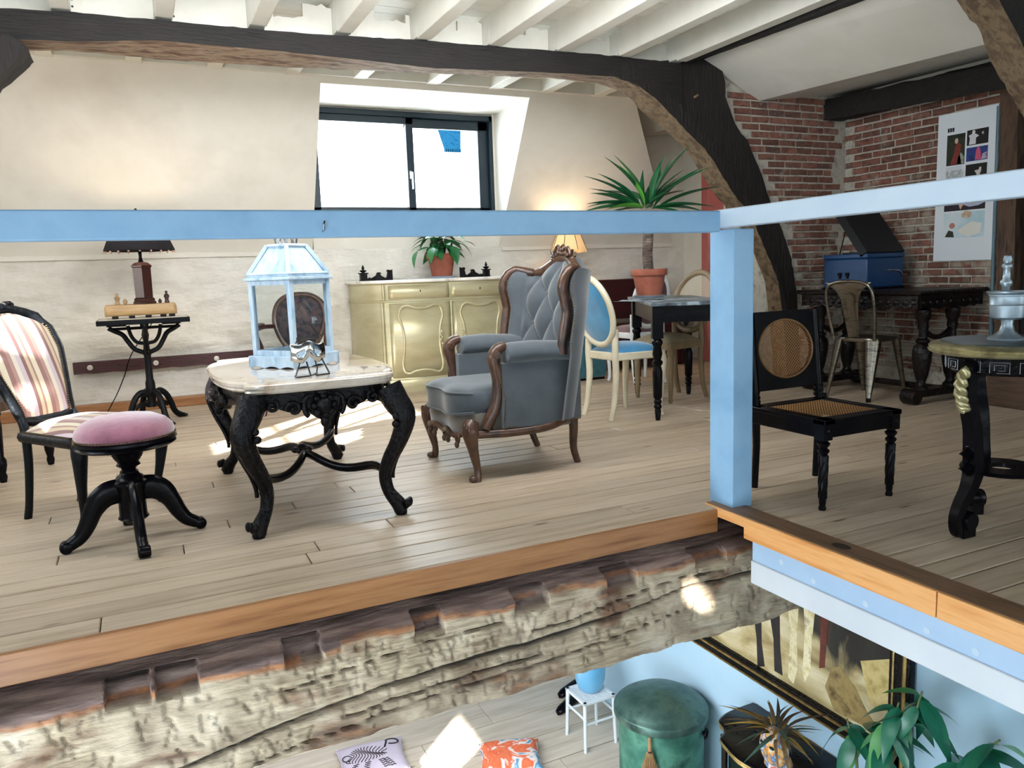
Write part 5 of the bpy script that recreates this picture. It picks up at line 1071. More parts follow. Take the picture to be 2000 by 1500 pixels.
m = M().grid(lambda u, v: (-.17 + .34 * u, -.2 + .4 * v, .0 + .006 * sin(u * 14) * sin(v * 11) + .006), 18, 18); o = obj('table_cloth', m, mat('blue_grey_cloth', ['#6b7580', '#aab6bf', '#4a535d'], ns=9, rough=.9), smooth=80, loc=(1.09, 2.08, .7885)); o.rotation_euler = (0, 0, .3); tag(o, 'small crumpled blue grey cloth under the yucca pot', 'cloth'); o.scale = (1, 1, .75)
# dark red bench, teal pouf, red door in the far corner
be = thing('wooden_bench', 'dark red wooden bench against the back wall behind the dining table', 'bench', (2.45, 4.32, 0))
dr_m = mat('dark_red_wood_plain', ['#2a1216', '#41191e'], ns=4, sc=(1, 5, 5), rough=.35)
obj('backrest', M().box(-.5, .5, .12, .15, .5, .915), dr_m, be, bevel=.01); obj('seat', M().box(-.5, .5, -.22, .16, .41, .45), dr_m, be, bevel=.008)
for s_ in (-1, 1): obj('side_panel', M().prism([(-.22, 0), (-.22, .62), (-.1, .66), (.1, .72), (.16, .93), (.18, 0)], s_ * .5 - .02, s_ * .5 + .02, lambda a, b_, d: (d, a, b_)), dr_m, be, bevel=.006)
obj('front_panel', M().box(-.48, .48, -.2, -.18, 0.02, .41), dr_m, be)
pf = thing('velvet_pouf', 'teal velvet box pouf on the floor behind the blue oval chair', 'pouf', (1.56, 3.84, 0)); teal = mat('teal_velvet', ['#0e4450', '#1a6470', '#0c3a46'], ns=6, rough=.75, sheen=.6)
obj('body', M().box(-.17, .17, -.17, .17, .02, .42), teal, pf, bevel=.02); obj('cushion', M().ball((0, 0, .425), (.17, .17, .045), 20, 8), teal, pf, smooth=80); obj('foot', M().box(-.15, .15, -.15, .15, 0, .03), ebony, pf)
dm = M().box(3.30, 3.39, 3.36, 4.24, 0, 2.02); d1 = struct('door_1', dm, red_paint, bevel=.006)
for z0, z1 in ((.12, .54), (.66, 1.86)):
    for y0, y1 in ((3.46, 3.77), (3.83, 4.14)):
        obj('door_panel', M().loft([[(3.302 - d, y0 + i, z0 + i), (3.302 - d, y1 - i, z0 + i), (3.302 - d, y1 - i, z1 - i), (3.302 - d, y0 + i, z1 - i)] for i, d in ((0, 0), (.008, .014), (.022, .014), (.032, .003), (.06, .003))]), red_paint, d1, smooth=0)
obj('door_knob', M().ball((3.27, 3.43, 1.0), .022).box(3.27, 3.3, 3.425, 3.435, .99, 1.01), ebony, d1)

# ------------------------------------------------------------------ right side: desk, gramophone, metal chair, poster
dk = thing('carved_desk', 'heavy dark carved desk against the brick wall under the poster', 'desk', (2.95, 1.63, 0))
cw = mat('dark_carved_oak', ['#080607', '#130c0c', '#0b0808'], ns=8, rough=.32, bump=.5, bns=30, spec=.3)
obj('tabletop', M().loft([[(-.36 + d, -.56 + d, z), (.36, -.56 + d, z), (.36, .56 - d, z), (-.36 + d, .56 - d, z)] for z, d in ((.765, .02), (.772, .004), (.78, .0), (.79, 0), (.796, .008), (.80, .01))]), cw, dk, smooth=30)
def apron_poly(a, b_, n): return [(a, .765)] + [(a + (b_ - a) * k / n, .675 + .02 * (k % 2) - .012 * sin(PI * k / n)) for k in range(n + 1)] + [(b_, .765)]
obj('apron', M().prism(apron_poly(-.52, .52, 24), -.335, -.30, lambda p, q_, d: (d, p, q_)), cw, dk, smooth=0)
obj('apron', M().prism(apron_poly(-.31, .34, 14), -.53, -.495, lambda p, q_, d: (p, d, q_)), cw, dk, smooth=0); obj('apron', M().prism(apron_poly(-.31, .34, 14), .495, .53, lambda p, q_, d: (p, d, q_)), cw, dk, smooth=0)
m = M()
for k in range(15): m.ball((-.337, -.49 + .07 * k, .718), (.008, .024, .022), 8, 5)
for k in range(9): m.ball((-.28 + .07 * k, -.532, .718), (.024, .008, .022), 8, 5)
obj('carving', m, cw, dk, smooth=80, kind='stuff')
tp_ = [(0, .10), (.05, .10), (.05, .115), (.034, .13), (.028, .15), (.045, .2), (.062, .3), (.066, .36), (.058, .40), (.036, .425), (.046, .435), (.046, .45), (.03, .462), (.026, .5), (.038, .54), (.034, .58), (.048, .6), (.05, .66), (0, .68)]
for sy in (-1, 1):
    for x in (-.19, .12): obj('leg', M().lathe(tp_, 16, (x, sy * .46, 0)), cw, dk, smooth=45)
    m = M().box(-.31, .30, sy * .46 - .05, sy * .46 + .05, .05, .10)
    for x in (-.29, .27): m.lathe([(0, -.055), (.05, -.055), (.056, -.04), (.056, .04), (.05, .055), (0, .055)], 16, T=Matrix.Translation((x, sy * .46, .056)) @ Matrix.Rotation(PI / 2, 4, 'X'))
    obj('sled_foot', m, cw, dk, smooth=45); obj('arch', M().tube([(-.19 + .31 * t, sy * .46, .46 + .07 * (2 * t - 1) ** 2) for t in np.linspace(0, 1, 9)], (.02, .02), 8), cw, dk, smooth=60)
obj('stretcher', M().box(.02, .08, -.44, .44, .06, .10), cw, dk, bevel=.01)
gr = thing('gramophone', 'blue portable gramophone with raised lid and side crank on the desk', 'gramophone', (2.93, 1.835, .80))
leath = mat('navy_leatherette', ['#0d2c52', '#133a66', '#103257'], ns=20, rough=.4, bump=.15, bns=120); ins = mat('black_lining', '#0a0b10', rough=.7)
obj('body', M().box(-.20, .20, -.205, .205, .012, .235), leath, gr, bevel=.012); obj('rim', M().box(-.204, .204, -.209, .209, .235, .27), leath, gr, bevel=.008); obj('deck', M().lathe([(0, .27), (.15, .27), (.15, .282), (0, .284)], 24), ins, gr, smooth=40)
T = Matrix.Translation((0, -.2, .275)) @ Matrix.Rotation(math.radians(52), 4, 'X')
m = M().box(-.204, .204, 0, .40, -.008, .008, T)
for a in ((-.204, -.19, 0, .4), (.19, .204, 0, .4), (-.204, .204, .386, .4), (-.204, .204, 0, .014)): m.box(a[0], a[1], a[2], a[3], -.06, .0, T)
m.xf(Matrix.Identity(4)); obj('lid', m, ins, gr, bevel=.003)
obj('lid_stay', M().tube([(-.2, .05, .27), (-.2, .0, .44)], .004, 6), ebony, gr)
for y in (-.03, .04): obj('latch', M().box(-.208, -.2, y - .008, y + .008, .085, .13).box(-.212, -.2, y - .014, y + .014, .105, .13), ebony, gr)
obj('foot_edge', M().box(-.208, .208, -.212, .212, 0, .014), ebony, gr)
obj('crank', M().tube([(.0, -.205, .14), (.0, -.25, .14), (.08, -.26, .135), (.12, -.262, .10)], .006, 8), chrome, gr, smooth=50); obj('crank_knob', M().tube([(.12, -.255, .10), (.12, -.31, .10)], .013, 10), dkw, gr, smooth=60)
me_ = thing('metal_cafe_chair', 'brushed steel cafe chair with tapered legs facing the desk', 'chair', (2.72, 1.60, 0), .12)
steel = mat('brushed_steel', ['#4d4a45', '#8a8378', '#6a655c'], ns=5, sc=(2, 2, 8), rough=.28, metal=1)
obj('seat', M().loft([[(x, y, z) for x, y in [(.17 * math.copysign(abs(cos(a)) ** .5, cos(a)) * k, .17 * math.copysign(abs(sin(a)) ** .5, sin(a)) * k) for a in np.linspace(0, 2 * PI, 33)[:-1]]] for z, k in ((.425, 1), (.44, 1.02), (.452, 1), (.449, .8))]), steel, me_, smooth=50)
for sx in (-1, 1):
    for sy in (-1, 1):
        a = math.atan2(sy, sx); D = Vector((cos(a), sin(a), 0)); Nn = Vector((-D.y, D.x, 0)); tp, bt_ = Vector((sx * .145, sy * .145, .44)), Vector((sx * .235, sy * .175, .0))
        rings = []
        for t in np.linspace(0, 1, 8):
            c = tp.lerp(bt_, t); w = .06 * (1 - t) + .016 * t; d_ = .03 * (1 - t) + .012 * t
            rings.append([c + Nn * w * cos(q_) + D * d_ * (sin(q_) - .3) for q_ in np.linspace(0, 2 * PI, 13)[:-1]])
        lg = obj('leg', M().loft(rings), steel, me_, smooth=60); obj('rubber_foot', M().lathe([(0, 0), (.018, 0), (.016, .03), (0, .03)], 10, (bt_.x, bt_.y, 0)), ebony, lg, smooth=50)
hoop = [(-.165, -.165, .44), (-.20, -.185, .6), (-.235, -.19, .76), (-.25, -.16, .84), (-.255, -.08, .868), (-.256, 0, .872), (-.255, .08, .868), (-.25, .16, .84), (-.235, .19, .76), (-.20, .185, .6), (-.165, .165, .44)]
obj('back_hoop', M().tube(crv(hoop, 6), .012, 10), steel, me_, smooth=60)
m = M()
def spl(u, v):
    z = .45 + .415 * v; w = lerp1(v, [0, .15, .5, .72, .85, .93, 1], [.045, .048, .062, .076, .105, .15, .19]); x = -.17 - .09 * v + .012 * (1 - (2 * u - 1) ** 2); return (x, (2 * u - 1) * w, z)
m.grid(spl, 14, 24); obj('splat', m, steel, me_, smooth=80, solid=.004)
for k, r_3 in ((0, .035), (1, .048)):
    m = M().tube([(-.262, yy, zz) for yy, zz in [(r_3, .62), (r_3, .74)] + [(r_3 * cos(t), .74 + r_3 * 1.1 * sin(t)) for t in np.linspace(.1, PI - .1, 10)] + [(-r_3, .74), (-r_3, .62)]], .003, 6)
    m.v = [(-.174 - .09 * (z - .45) / .415 + .012 * (1 - min(1, (y / .08) ** 2)), y, z) for x, y, z in m.v]; obj('pressed_ridge', m, steel, me_, smooth=80)
# poster on the brick wall: white sheet with photographs
po = thing('poster', 'tall white poster with a grid of photographs on the brick wall', 'poster', (3.345, 1.315, 1.53))
paper_w = mat('poster_paper', '#dfe6ec', rough=.6)
PW, PH = .455, 1.075
m = M().box(-.004, .004, -PW / 2, PW / 2, -PH / 2, PH / 2); obj('sheet', m, paper_w, po, smooth=0)
def pic(a, b_, c, d, cols, name, ns=14, lo=.35, hi=.7):   # fractions: left, right, top, bottom
    mt__ = mat(name, cols, ns=ns, det=3, rough=.5, lo=lo, hi=hi); o = obj('photograph', M().box(-.0055, -.004, PW / 2 - PW * b_, PW / 2 - PW * a, PH / 2 - PH * d, PH / 2 - PH * c), mt__, po, smooth=0); return o
def blot(o, shapes):
    for nm, cols, pts in shapes: obj(nm, M().prism([(PW / 2 - PW * x, PH / 2 - PH * y) for x, y in pts], -.0065, -.005, lambda p, q_, d: (d, p, q_)), mat('print_' + nm, cols, ns=30, rough=.5), o, smooth=0)
def ell(x, y, rx, ry, n=14): return [(x + rx * cos(2 * PI * k / n), y + ry * sin(2 * PI * k / n)) for k in range(n)]
o = pic(.17, .48, .145, .35, ['#12160f', '#2b3324', '#1a1712'], 'photo_dancer'); blot(o, [('figure', ['#6e2a24', '#8f3c30'], [(.24, .345), (.3, .27), (.32, .22), (.36, .2), (.42, .22), (.4, .28), (.43, .345)]), ('head', '#cdb9a4', ell(.335, .19, .03, .018)), ('costume', ['#b7b4ac', '#6d7a6a'], [(.36, .345), (.37, .3), (.42, .27), (.47, .3), (.47, .345)])])
o = pic(.51, .86, .135, .235, '#0b0c12', 'photo_stage'); blot(o, [('figure', '#d9dadd', [(.55, .23), (.56, .19), (.54, .17), (.6, .16), (.66, .165), (.71, .18), (.66, .19), (.66, .23)]), ('head', '#e6e4e0', ell(.62, .152, .025, .014)), ('face', '#a7a7ab', ell(.77, .165, .018, .01))])
o = pic(.51, .86, .25, .34, ['#16265a', '#22408a', '#3d2a5a'], 'photo_colour'); blot(o, [('figure', ['#c2476a', '#e06a86'], [(.66, .335), (.67, .28), (.69, .255), (.73, .255), (.75, .29), (.76, .335)]), ('crowd', ['#7d2b3a', '#b8b0c8', '#3a2a48'], [(.76, .335), (.78, .3), (.85, .29), (.85, .335)])])
o = pic(.51, .86, .36, .465, '#0a0a0e', 'photo_leap'); blot(o, [('figure', '#cfc9c4', [(.64, .455), (.7, .43), (.66, .405), (.73, .4), (.74, .385), (.77, .385), (.77, .41), (.74, .44), (.7, .455)])])
pic(.17, .48, .385, .465, ['#dfe3e6', '#9aa3a8', '#cfd5d9'], 'photo_sketch', 22)
o = pic(.165, .86, .575, .66, ['#14161f', '#2a2030', '#1a1a22'], 'photo_still'); blot(o, [('cloth', '#b5b9d2', [(.48, .62), (.6, .595), (.8, .605), (.84, .62), (.75, .635), (.6, .64)]), ('skin', ['#c99a86', '#e0b8a4'], [(.33, .59), (.4, .58), (.47, .59), (.5, .62), (.45, .655), (.42, .62)])])
o = pic(.165, .86, .672, .845, ['#a9cbd8', '#c7dde4', '#d9e3e6'], 'photo_portrait', 4); blot(o, [('shirt', '#e3e2da', [(.4, .8), (.5, .77), (.65, .74), (.82, .755), (.8, .82), (.6, .84)]), ('hair', '#2d3327', [(.2, .835), (.26, .79), (.34, .8), (.36, .84)]), ('cup', ['#a9805a', '#e0d8c8'], ell(.56, .69, .09, .025)), ('hand', '#b97f76', ell(.32, .76, .05, .02))])
for k in range(3): obj('title_glyph', M().box(-.006, -.004, PW / 2 - PW * (.175 + .04 * k + .03), PW / 2 - PW * (.175 + .04 * k), PH / 2 - PH * .125, PH / 2 - PH * .098), ins, po, smooth=0)
for k in range(4): obj('text_line', M().box(-.0055, -.004, PW / 2 - PW * .44, PW / 2 - PW * .17, PH / 2 - PH * (.363 + .006 * k), PH / 2 - PH * (.3615 + .006 * k)), mat('print_grey', '#9aa0a6'), po, smooth=0)
pipe = thing('wall_pipe', 'thin blue grey pipe running up the wall between poster and post', 'pipe', (3.34, 1.055, 0)); obj('pipe', M().tube([(0, 0, .05), (0, .03, 2.05)], .014, 10), mat('grey_pipe', ['#4f6a78', '#668393'], rough=.4, ns=4), pipe, smooth=60)
chs = thing('wooden_chest', 'small brown wooden chest on the floor at the foot of the wall post', 'chest', (3.12, .70, 0)); chm = mat('chest_wood', ['#3a2a20', '#5d4636'], ns=4, sc=(1, 1, 6), rough=.6)
obj('body', M().box(-.1, .1, -.17, .17, 0, .27), chm, chs, bevel=.006); obj('lid', M().box(-.106, .106, -.176, .176, .272, .32), chm, chs, bevel=.01); obj('hasp', M().box(-.112, -.1, -.02, .02, .23, .29), nail, chs)

# black cane chair in front
cc_ = thing('cane_chair', 'black ebonised chair with round cane back panel and cane seat beside the corner post', 'chair', (.485, -.045, 0))
cane_d = cane('honey_cane', '#8f6234', 0, 400, (0, 2)); cane_s = cane('honey_cane_seat', '#a87c49', 0, 430, (0, 1))
zt = .385
obj('seat', M().grid(lambda u, v: (-.17 + .34 * u, -.18 + .34 * v, zt - .004 - .006 * (1 - (2 * u - 1) ** 2) * (1 - (2 * v - 1) ** 2)), 8, 8), cane_s, cc_, smooth=80)
m = M()
for a in ((-.225, .225, -.235, -.17), (-.215, .215, .15, .215), (-.225, -.165, -.235, .215), (.165, .225, -.235, .215)): m.box(a[0], a[1], a[2], a[3], zt - .022, zt)
obj('seat_frame', m, ebony, cc_, smooth=30, bevel=.004)
for a in ((-.205, .205, -.22, -.2), (-.205, .205, .18, .2), (-.215, -.195, -.215, .2), (.195, .215, -.215, .2)): obj('seat_rail', M().box(a[0], a[1], a[2], a[3], zt - .08, zt - .02), ebony, cc_, bevel=.003)
lp2 = [(0, 0), (.014, 0), (.016, .01), (.012, .02), (.014, .03), (.021, .23), (.015, .238), (.022, .246), (.024, .254), (.014, .264), (.024, .276), (.026, .284), (.016, .292), (.02, .30), (0, .30)]
for sx in (-1, 1):
    m = M().lathe(lp2, 14, (sx * .198, -.205, 0)).box(sx * .198 - .024, sx * .198 + .024, -.229, -.181, .298, zt - .02)
    for k in range(6): m.tube([(sx * .198 + (.015 + .004 * t) * cos(k * 1.05 + 3 * t), -.205 + (.015 + .004 * t) * sin(k * 1.05 + 3 * t), .05 + .16 * t) for t in np.linspace(0, 1, 8)], .0035, 5)
    m.ball((sx * .198, -.231, .335), (.013, .006, .013), 8, 6); obj('leg', m, ebony, cc_, smooth=50)
    m = M().tube([(sx * .19, .2, .0), (sx * .19, .19, .2), (sx * .195, .19, .385), (sx * .195, .215, .62), (sx * .195, .235, .80)], [.015, .017, .019, .019, .019], 8)
    for z in (.40, .42, .445): m.lathe([(0, -.008), (.024, -.006), (.024, .006), (0, .008)], 10, (sx * .195, .193 + (z - .385) * .1, z))
    obj('rear_leg', m, ebony, cc_, smooth=50)
Tb = Matrix.Translation((0, .20, .445)) @ Matrix.Rotation(-.12, 4, 'X'); Hh, Ww = .36, .20; rx_, rz_ = .165, .135; n_ = 48; ctr = (-.0, .185)
ov_ = [(rx_ * cos(2 * PI * k / n_), ctr[1] + rz_ * sin(2 * PI * k / n_)) for k in range(n_)]
def sqp(k):
    a = 2 * PI * k / n_; c, s_ = cos(a), sin(a); f_ = min(Ww / max(abs(c), 1e-6), (Hh / 2) / max(abs(s_), 1e-6)); return (c * f_, Hh / 2 + s_ * f_)
sqr = [sqp(k) for k in range(n_)]
m = M().loft([[Tb @ Vector((x, y_, z)) for x, z in pl] for pl, y_ in ((sqr, -.014), (ov_, -.014), (ov_, .014), (sqr, .014))], loop=True); obj('back_panel', m, ebony, cc_, smooth=30, bevel=.003)
m = M().add([Tb @ Vector((0, 0, ctr[1]))] + [Tb @ Vector((x, -.004, z)) for x, z in ov_], [(0, i + 1, (i + 1) % n_ + 1) for i in range(n_)]); obj('cane_back', m, cane_d, cc_, smooth=0)
obj('cane_trim', M().tube([Tb @ Vector((x * .985, -.014, ctr[1] + (z - ctr[1]) * .985)) for x, z in ov_], .005, 6, loop=True), mat('cane_beading', '#7d5a34', rough=.5), cc_, smooth=80)
# gilt edged pedestal with mortar and pestle
pd = thing('pedestal_table', 'black three legged pedestal with gilt edged round top at the right edge', 'table', (.665, -.745, 0))
gilt = mat('aged_gilt', ['#7d7454', '#b3a981', '#948a66'], ns=14, rough=.38, metal=.7, bump=.2, bns=40)
obj('tabletop', M().lathe([(0, .672), (.23, .672), (.24, .68), (.0, .68)], 48), carved_ebony, pd, smooth=40)
obj('gilt_rim', M().lathe([(.22, .668), (.245, .668), (.258, .674), (.262, .682), (.255, .688), (.26, .694), (.25, .704), (.23, .707), (.22, .71), (0, .71)], 56), gilt, pd, smooth=40)
obj('top_disc', M().lathe([(0, .709), (.222, .709), (.218, .714), (0, .714)], 48), mat('dark_stone_top', ['#2a3336', '#4a5557'], ns=6, rough=.3), pd, smooth=40)
obj('frieze', M().lathe([(0, .60), (.18, .60), (.195, .615), (.2, .66), (.21, .672), (0, .672)], 48), carved_ebony, pd, smooth=40)
for k in range(14):
    a = k * 2 * PI / 14; T = Matrix.Rotation(a, 4, 'Z'); m = M()
    for s0 in (.03, .016): m.tube([T @ Vector((.199, s0 * x, .632 + s0 * .62 * z)) for x, z in ((-1, -1), (-1, 1), (1, 1), (1, -1), (-.3, -1))], .0014, 4)
    obj('key_pattern', m, mat('silver_inlay', '#9aa1a8', rough=.3, metal=.6), pd, smooth=0)
for k, a in enumerate((PI - .02, PI / 3 - .02, -PI / 3 - .02)):
    c, s_ = cos(a), sin(a); R = lambda p: Vector((p[0] * c, p[0] * s_, p[1])); rf = (-s_, c, 0)
    cp = crv2([(.12, .66), (.19, .63), (.215, .56), (.20, .48), (.175, .40), (.165, .30), (.16, .24), (.185, .175), (.225, .12), (.24, .07), (.225, .025), (.19, .012)], 5)
    m = M().tube([R(p) for p in cp], [lerp1(i / 5, range(12), [.03, .034, .03, .03, .032, .034, .036, .03, .026, .026, .028, .03]) for i in range(len(cp))], 4, ref=rf, ang=PI / 4)
    m.lathe([(0, -.03), (.032, -.03), (.036, -.024), (.036, .024), (.032, .03), (0, .03)], 16, T=Matrix.Translation(R((.19, .062))) @ Matrix.Rotation(a, 4, 'Z') @ Matrix.Rotation(PI / 2, 4, 'X')); m.box(.16, .225, -.022, .022, 0, .045, Matrix.Rotation(a, 4, 'Z'))
    for z in (.31, .255): m.tube([R((.16, z + .02)), R((.215, z)), R((.17, z - .02))], .018, 5)
    lg = obj('leg', m, ebony, pd, smooth=40)
    obj('inlay_strip', M().tube([R(p) for p in ((.212, .47), (.198, .47), (.185, .34), (.205, .34))] , .0018, 4), mat('silver_line', '#8f969e', rough=.4, metal=.5), lg)
    m = M(); base = [R(p) for p in crv2([(.225, .625), (.25, .56), (.235, .50), (.225, .475)], 6)]
    for j in range(2): m.tube([p + Vector((.012 * cos(i * 1.1 + j * PI) * c, .012 * cos(i * 1.1 + j * PI) * s_, 0)) + Vector(rf) * .012 * sin(i * 1.1 + j * PI) for i, p in enumerate(base)], .013, 8)
    obj('gilt_rope', m, gilt, lg, smooth=70)
obj('shelf', M().lathe([(.045, .225), (.135, .225), (.14, .232), (.135, .24), (.045, .24), (.045, .225)], 24, cap=False), ebony, pd, smooth=40)
mo = thing('mortar', 'pewter footed mortar cup standing on the gilt edged pedestal', 'mortar', (.675, -.73, .714)); pew = mat('pewter', ['#7d8d98', '#a3b2bb', '#8796a0'], ns=7, rough=.42, metal=.75)
obj('foot', M().lathe([(0, 0), (.062, 0), (.063, .006), (.045, .014), (.026, .03), (.019, .055), (.022, .075), (0, .08)], 28), pew, mo, smooth=50)
obj('cup', M().lathe([(0, .072), (.045, .074), (.056, .082), (.058, .10), (.059, .125), (.061, .127), (.059, .13), (.06, .158), (.063, .16), (.063, .164), (.07, .17), (.071, .176), (.064, .176), (.056, .15), (.05, .1), (0, .09)], 32), pew, mo, smooth=40)
pe = obj('pestle', M().lathe([(0, 0), (.022, .003), (.024, .02), (.016, .045), (.013, .1), (.02, .112), (.02, .12), (.013, .128), (.012, .165), (.018, .172), (.018, .18), (.012, .186), (.016, .198), (.012, .212), (0, .216)], 16), pew, smooth=50, loc=(.663, -.725, .806)); pe.rotation_euler = (.03, -.03, 0); tag(pe, 'turned pewter pestle standing up in the mortar', 'pestle')
# ------------------------------------------------------------------ the room below
st = thing('white_stool', 'small white painted wooden stool on the lower floor holding the blue pot', 'stool', (.44, 1.935, -2.3), .02); wst = mat('white_stool_paint', ['#d5dde2', '#e6ecef'], ns=5, rough=.5)
m = M(); H_ = .13
for a in ((-H_, H_, -H_, -H_ + .028), (-H_, H_, H_ - .028, H_), (-H_, -H_ + .028, -H_, H_), (H_ - .028, H_, -H_, H_)): m.box(a[0], a[1], a[2], a[3], .345, .365)
obj('seat_frame', m, wst, st, bevel=.004, smooth=0)
m = M()
for k in range(12): m.box(-H_ + .026 + k * .0175, -H_ + .038 + k * .0175, -H_ + .02, H_ - .02, .354, .361)
obj('woven_seat', m, wst, st, smooth=0, kind='stuff')
for sx in (-1, 1):
    for sy in (-1, 1): obj('leg', M().tube([(sx * (H_ - .014), sy * (H_ - .014), .35), (sx * (H_ - .004), sy * (H_ - .004), 0)], [.0145, .011], 10), wst, st, smooth=60)
    obj('rung', M().tube([(sx * (H_ - .01), -H_ + .01, .24), (sx * (H_ - .01), H_ - .01, .24)], .009, 8), wst, st, smooth=60); obj('rung', M().tube([(-H_ + .01, sx * (H_ - .01), .20), (H_ - .01, sx * (H_ - .01), .20)], .009, 8), wst, st, smooth=60)
bp_ = thing('blue_pot', 'sky blue glazed flower pot on the white stool', 'pot', (.455, 1.96, -1.935)); bg = mat('sky_blue_glaze', ['#5fa6d2', '#7bbbe0'], ns=4, rough=.3, coat=.3)
obj('pot', M().lathe([(0, 0), (.07, 0), (.085, .015), (.105, .08), (.112, .15), (.11, .2), (.104, .2), (.1, .17), (0, .16)], 32), bg, bp_, smooth=50); obj('soil', M().lathe([(0, .178), (.102, .175)], 24, cap=False), mat('red_brown_soil', '#4a1f1a', rough=.9), bp_); 
for k in range(7): obj('stalk', M().tube([(.04 * cos(k), .04 * sin(k), .17), (.08 * cos(k), .08 * sin(k), .34)], .006, 6), mat('red_stalk', '#6a2430', rough=.6), bp_)
for p, rz in (((.63, 2.55, -2.3), .3), ((.50, 2.36, -2.3), .4)):
    o = obj('shoe', M().loft([[(x, w * cos(a), h_ * max(0, sin(a) * .5 + .5)) for a in np.linspace(0, 2 * PI, 13)[:-1]] for x, w, h_ in ((-.13, .01, .03), (-.12, .03, .07), (-.05, .036, .08), (.02, .04, .07), (.09, .042, .055), (.13, .03, .04), (.14, .008, .02))]), ebony, smooth=60, loc=p); o.rotation_euler = (0, 0, PI + rz); tag(o, 'black shoe on the lower floor behind the white stool, ' + ('farther one' if p[1] > 2.4 else 'nearer one'), 'shoe')
ba = thing('copper_bin', 'large green patinated metal bin with domed lid by the lower wall', 'bin', (.485, 1.16, -2.3)); pat = mat('green_patina', ['#2b5f52', '#447f6f', '#5c9a86', '#315f54'], ns=5, det=7, rough=.45, metal=.35, bump=.1); lidm = mat('dark_green_lid', ['#26423f', '#41605a', '#5a7a70', '#2d4643'], ns=5, det=8, rough=.4, metal=.5, bump=.1)
obj('body', M().lathe([(0, 0), (.255, 0), (.262, .01), (.262, .03), (.258, .035), (.262, .6), (.268, .605), (.268, .62), (0, .62)], 48), pat, ba, smooth=40)
obj('lid', M().lathe([(.283, .60), (.289, .605), (.289, .645), (.284, .652), (.277, .655), (.262, .672), (.2, .71), (.1, .737), (0, .745)], 48, cap=False), lidm, ba, smooth=40)
Rr = lambda a, r, z: Vector((r * cos(a), r * sin(a), z)); hp = Rr(-.45 - .5, .27, .53)
obj('ring_handle', M().tube([hp + Vector((cos(-.95), sin(-.95), 0)) * .012 + Vector((-sin(-.95), cos(-.95), 0)) * .03 * cos(t) + Vector((0, 0, .03 * sin(t))) for t in np.linspace(0, 2 * PI, 18)[:-1]], .006, 6, loop=True).ball(hp, .014), ebony, ba, smooth=60)
wa = -2.42; wp_ = Rr(wa, .275, .52)
wk = thing('whisk_brush', 'small straw whisk brush hanging on the green metal bin', 'brush', Vector((.485, 1.16, -2.3)) + wp_ + Rr(wa, .016, 0), wa)
m = M().lathe([(0, .0), (.010, .0), (.013, .03), (.009, .06), (.012, .075), (.006, .08), (0, .08)], 10); obj('handle', m, mat('straw', ['#8f6f4a', '#b7946a'], ns=20, rough=.8), wk, smooth=60)
m = M()
for k in range(60): a = k * 2.4; r_4 = .042 * math.sqrt(k / 60); m.tube([(.25 * r_4 * cos(a), .3 * r_4 * sin(a), .0), (.6 * r_4 * cos(a) + .002, 1.05 * r_4 * sin(a), -.10), (.6 * r_4 * cos(a) + .004, 1.2 * r_4 * sin(a), -.14)], .0022, 4)
obj('bristle', m, MATS['straw'], wk, kind='stuff'); obj('binding', M().lathe([(.014, -.012), (.016, -.006), (.014, .0)], 10, cap=False), dkw, wk)
# framed painting on the lower wall (generic painterly scene)
pn = thing('framed_painting', 'large dark and golden oil painting in black and gilt frame on the lower blue wall', 'painting', (.79, 0, 0))
oil = bpy.data.materials.new('oil_painting'); oil.use_nodes = True; N, L, b = nodes(oil); b.inputs['Roughness'].default_value = .35
tc = N.new('ShaderNodeTexCoord')
gold_g = ramp(nz(3, (1, 1, 2.4), 6, .6).outputs[0], [(.28, '#7f6f48'), (.46, '#b3a273'), (.6, '#d4c8a2'), (.74, '#e4dec8')])
darkc = ramp(nz(4, (1, 2.2, .8), 6, .5).outputs[0], [(.35, '#0c1014'), (.55, '#1d2320'), (.68, '#4a2d20'), (.8, '#a9803f')])
sp = N.new('ShaderNodeSeparateXYZ'); L.new(tc.outputs['Object'], sp.inputs[0])
nzz = nz(3.2, (1, 1.4, .5), 4, .8); ad = N.new('ShaderNodeMath'); ad.operation = 'MULTIPLY_ADD'; L.new(nzz.outputs[0], ad.inputs[0]); ad.inputs[1].default_value = .75
sl = N.new('ShaderNodeMath'); sl.operation = 'MULTIPLY_ADD'; L.new(sp.outputs[1], sl.inputs[0]); sl.inputs[1].default_value = -.28; sl.inputs[2].default_value = .92
zz_ = N.new('ShaderNodeMath'); zz_.operation = 'ADD'; L.new(sp.outputs[2], zz_.inputs[0]); L.new(sl.outputs[0], zz_.inputs[1]); L.new(zz_.outputs[0], ad.inputs[2])
mk_ = ramp(ad.outputs[0], [(.30, 0), (.42, 1)]); mx_ = mix(mk_.outputs[0], gold_g.outputs[0], darkc.outputs[0]); L.new(mx_.outputs[2], b.inputs['Base Color'])
obj('canvas', M().box(-.012, .0, -.23, 1.62, -1.24, -.42), oil, pn, smooth=0)
def stroke(nm, pts, col, d=.0135): obj(nm, M().prism(pts, -d, -.011, lambda p, q_, d_: (d_, p, q_)), mat('paint_' + nm, col, ns=14, det=6, rough=.4, lo=.3, hi=.7), pn, smooth=0)
stroke('tub', [(-.05, -.885), (-.215, -.80), (-.223, -1.05), (-.15, -1.085), (-.11, -1.07), (-.075, -.97)], ['#9a8648', '#cdb878', '#dccb98'])
stroke('dark_leg', [(.70, -.80), (.62, -.80), (.61, -1.08), (.585, -1.21), (.64, -1.235), (.65, -1.07)], ['#0c0e14', '#221f24'])
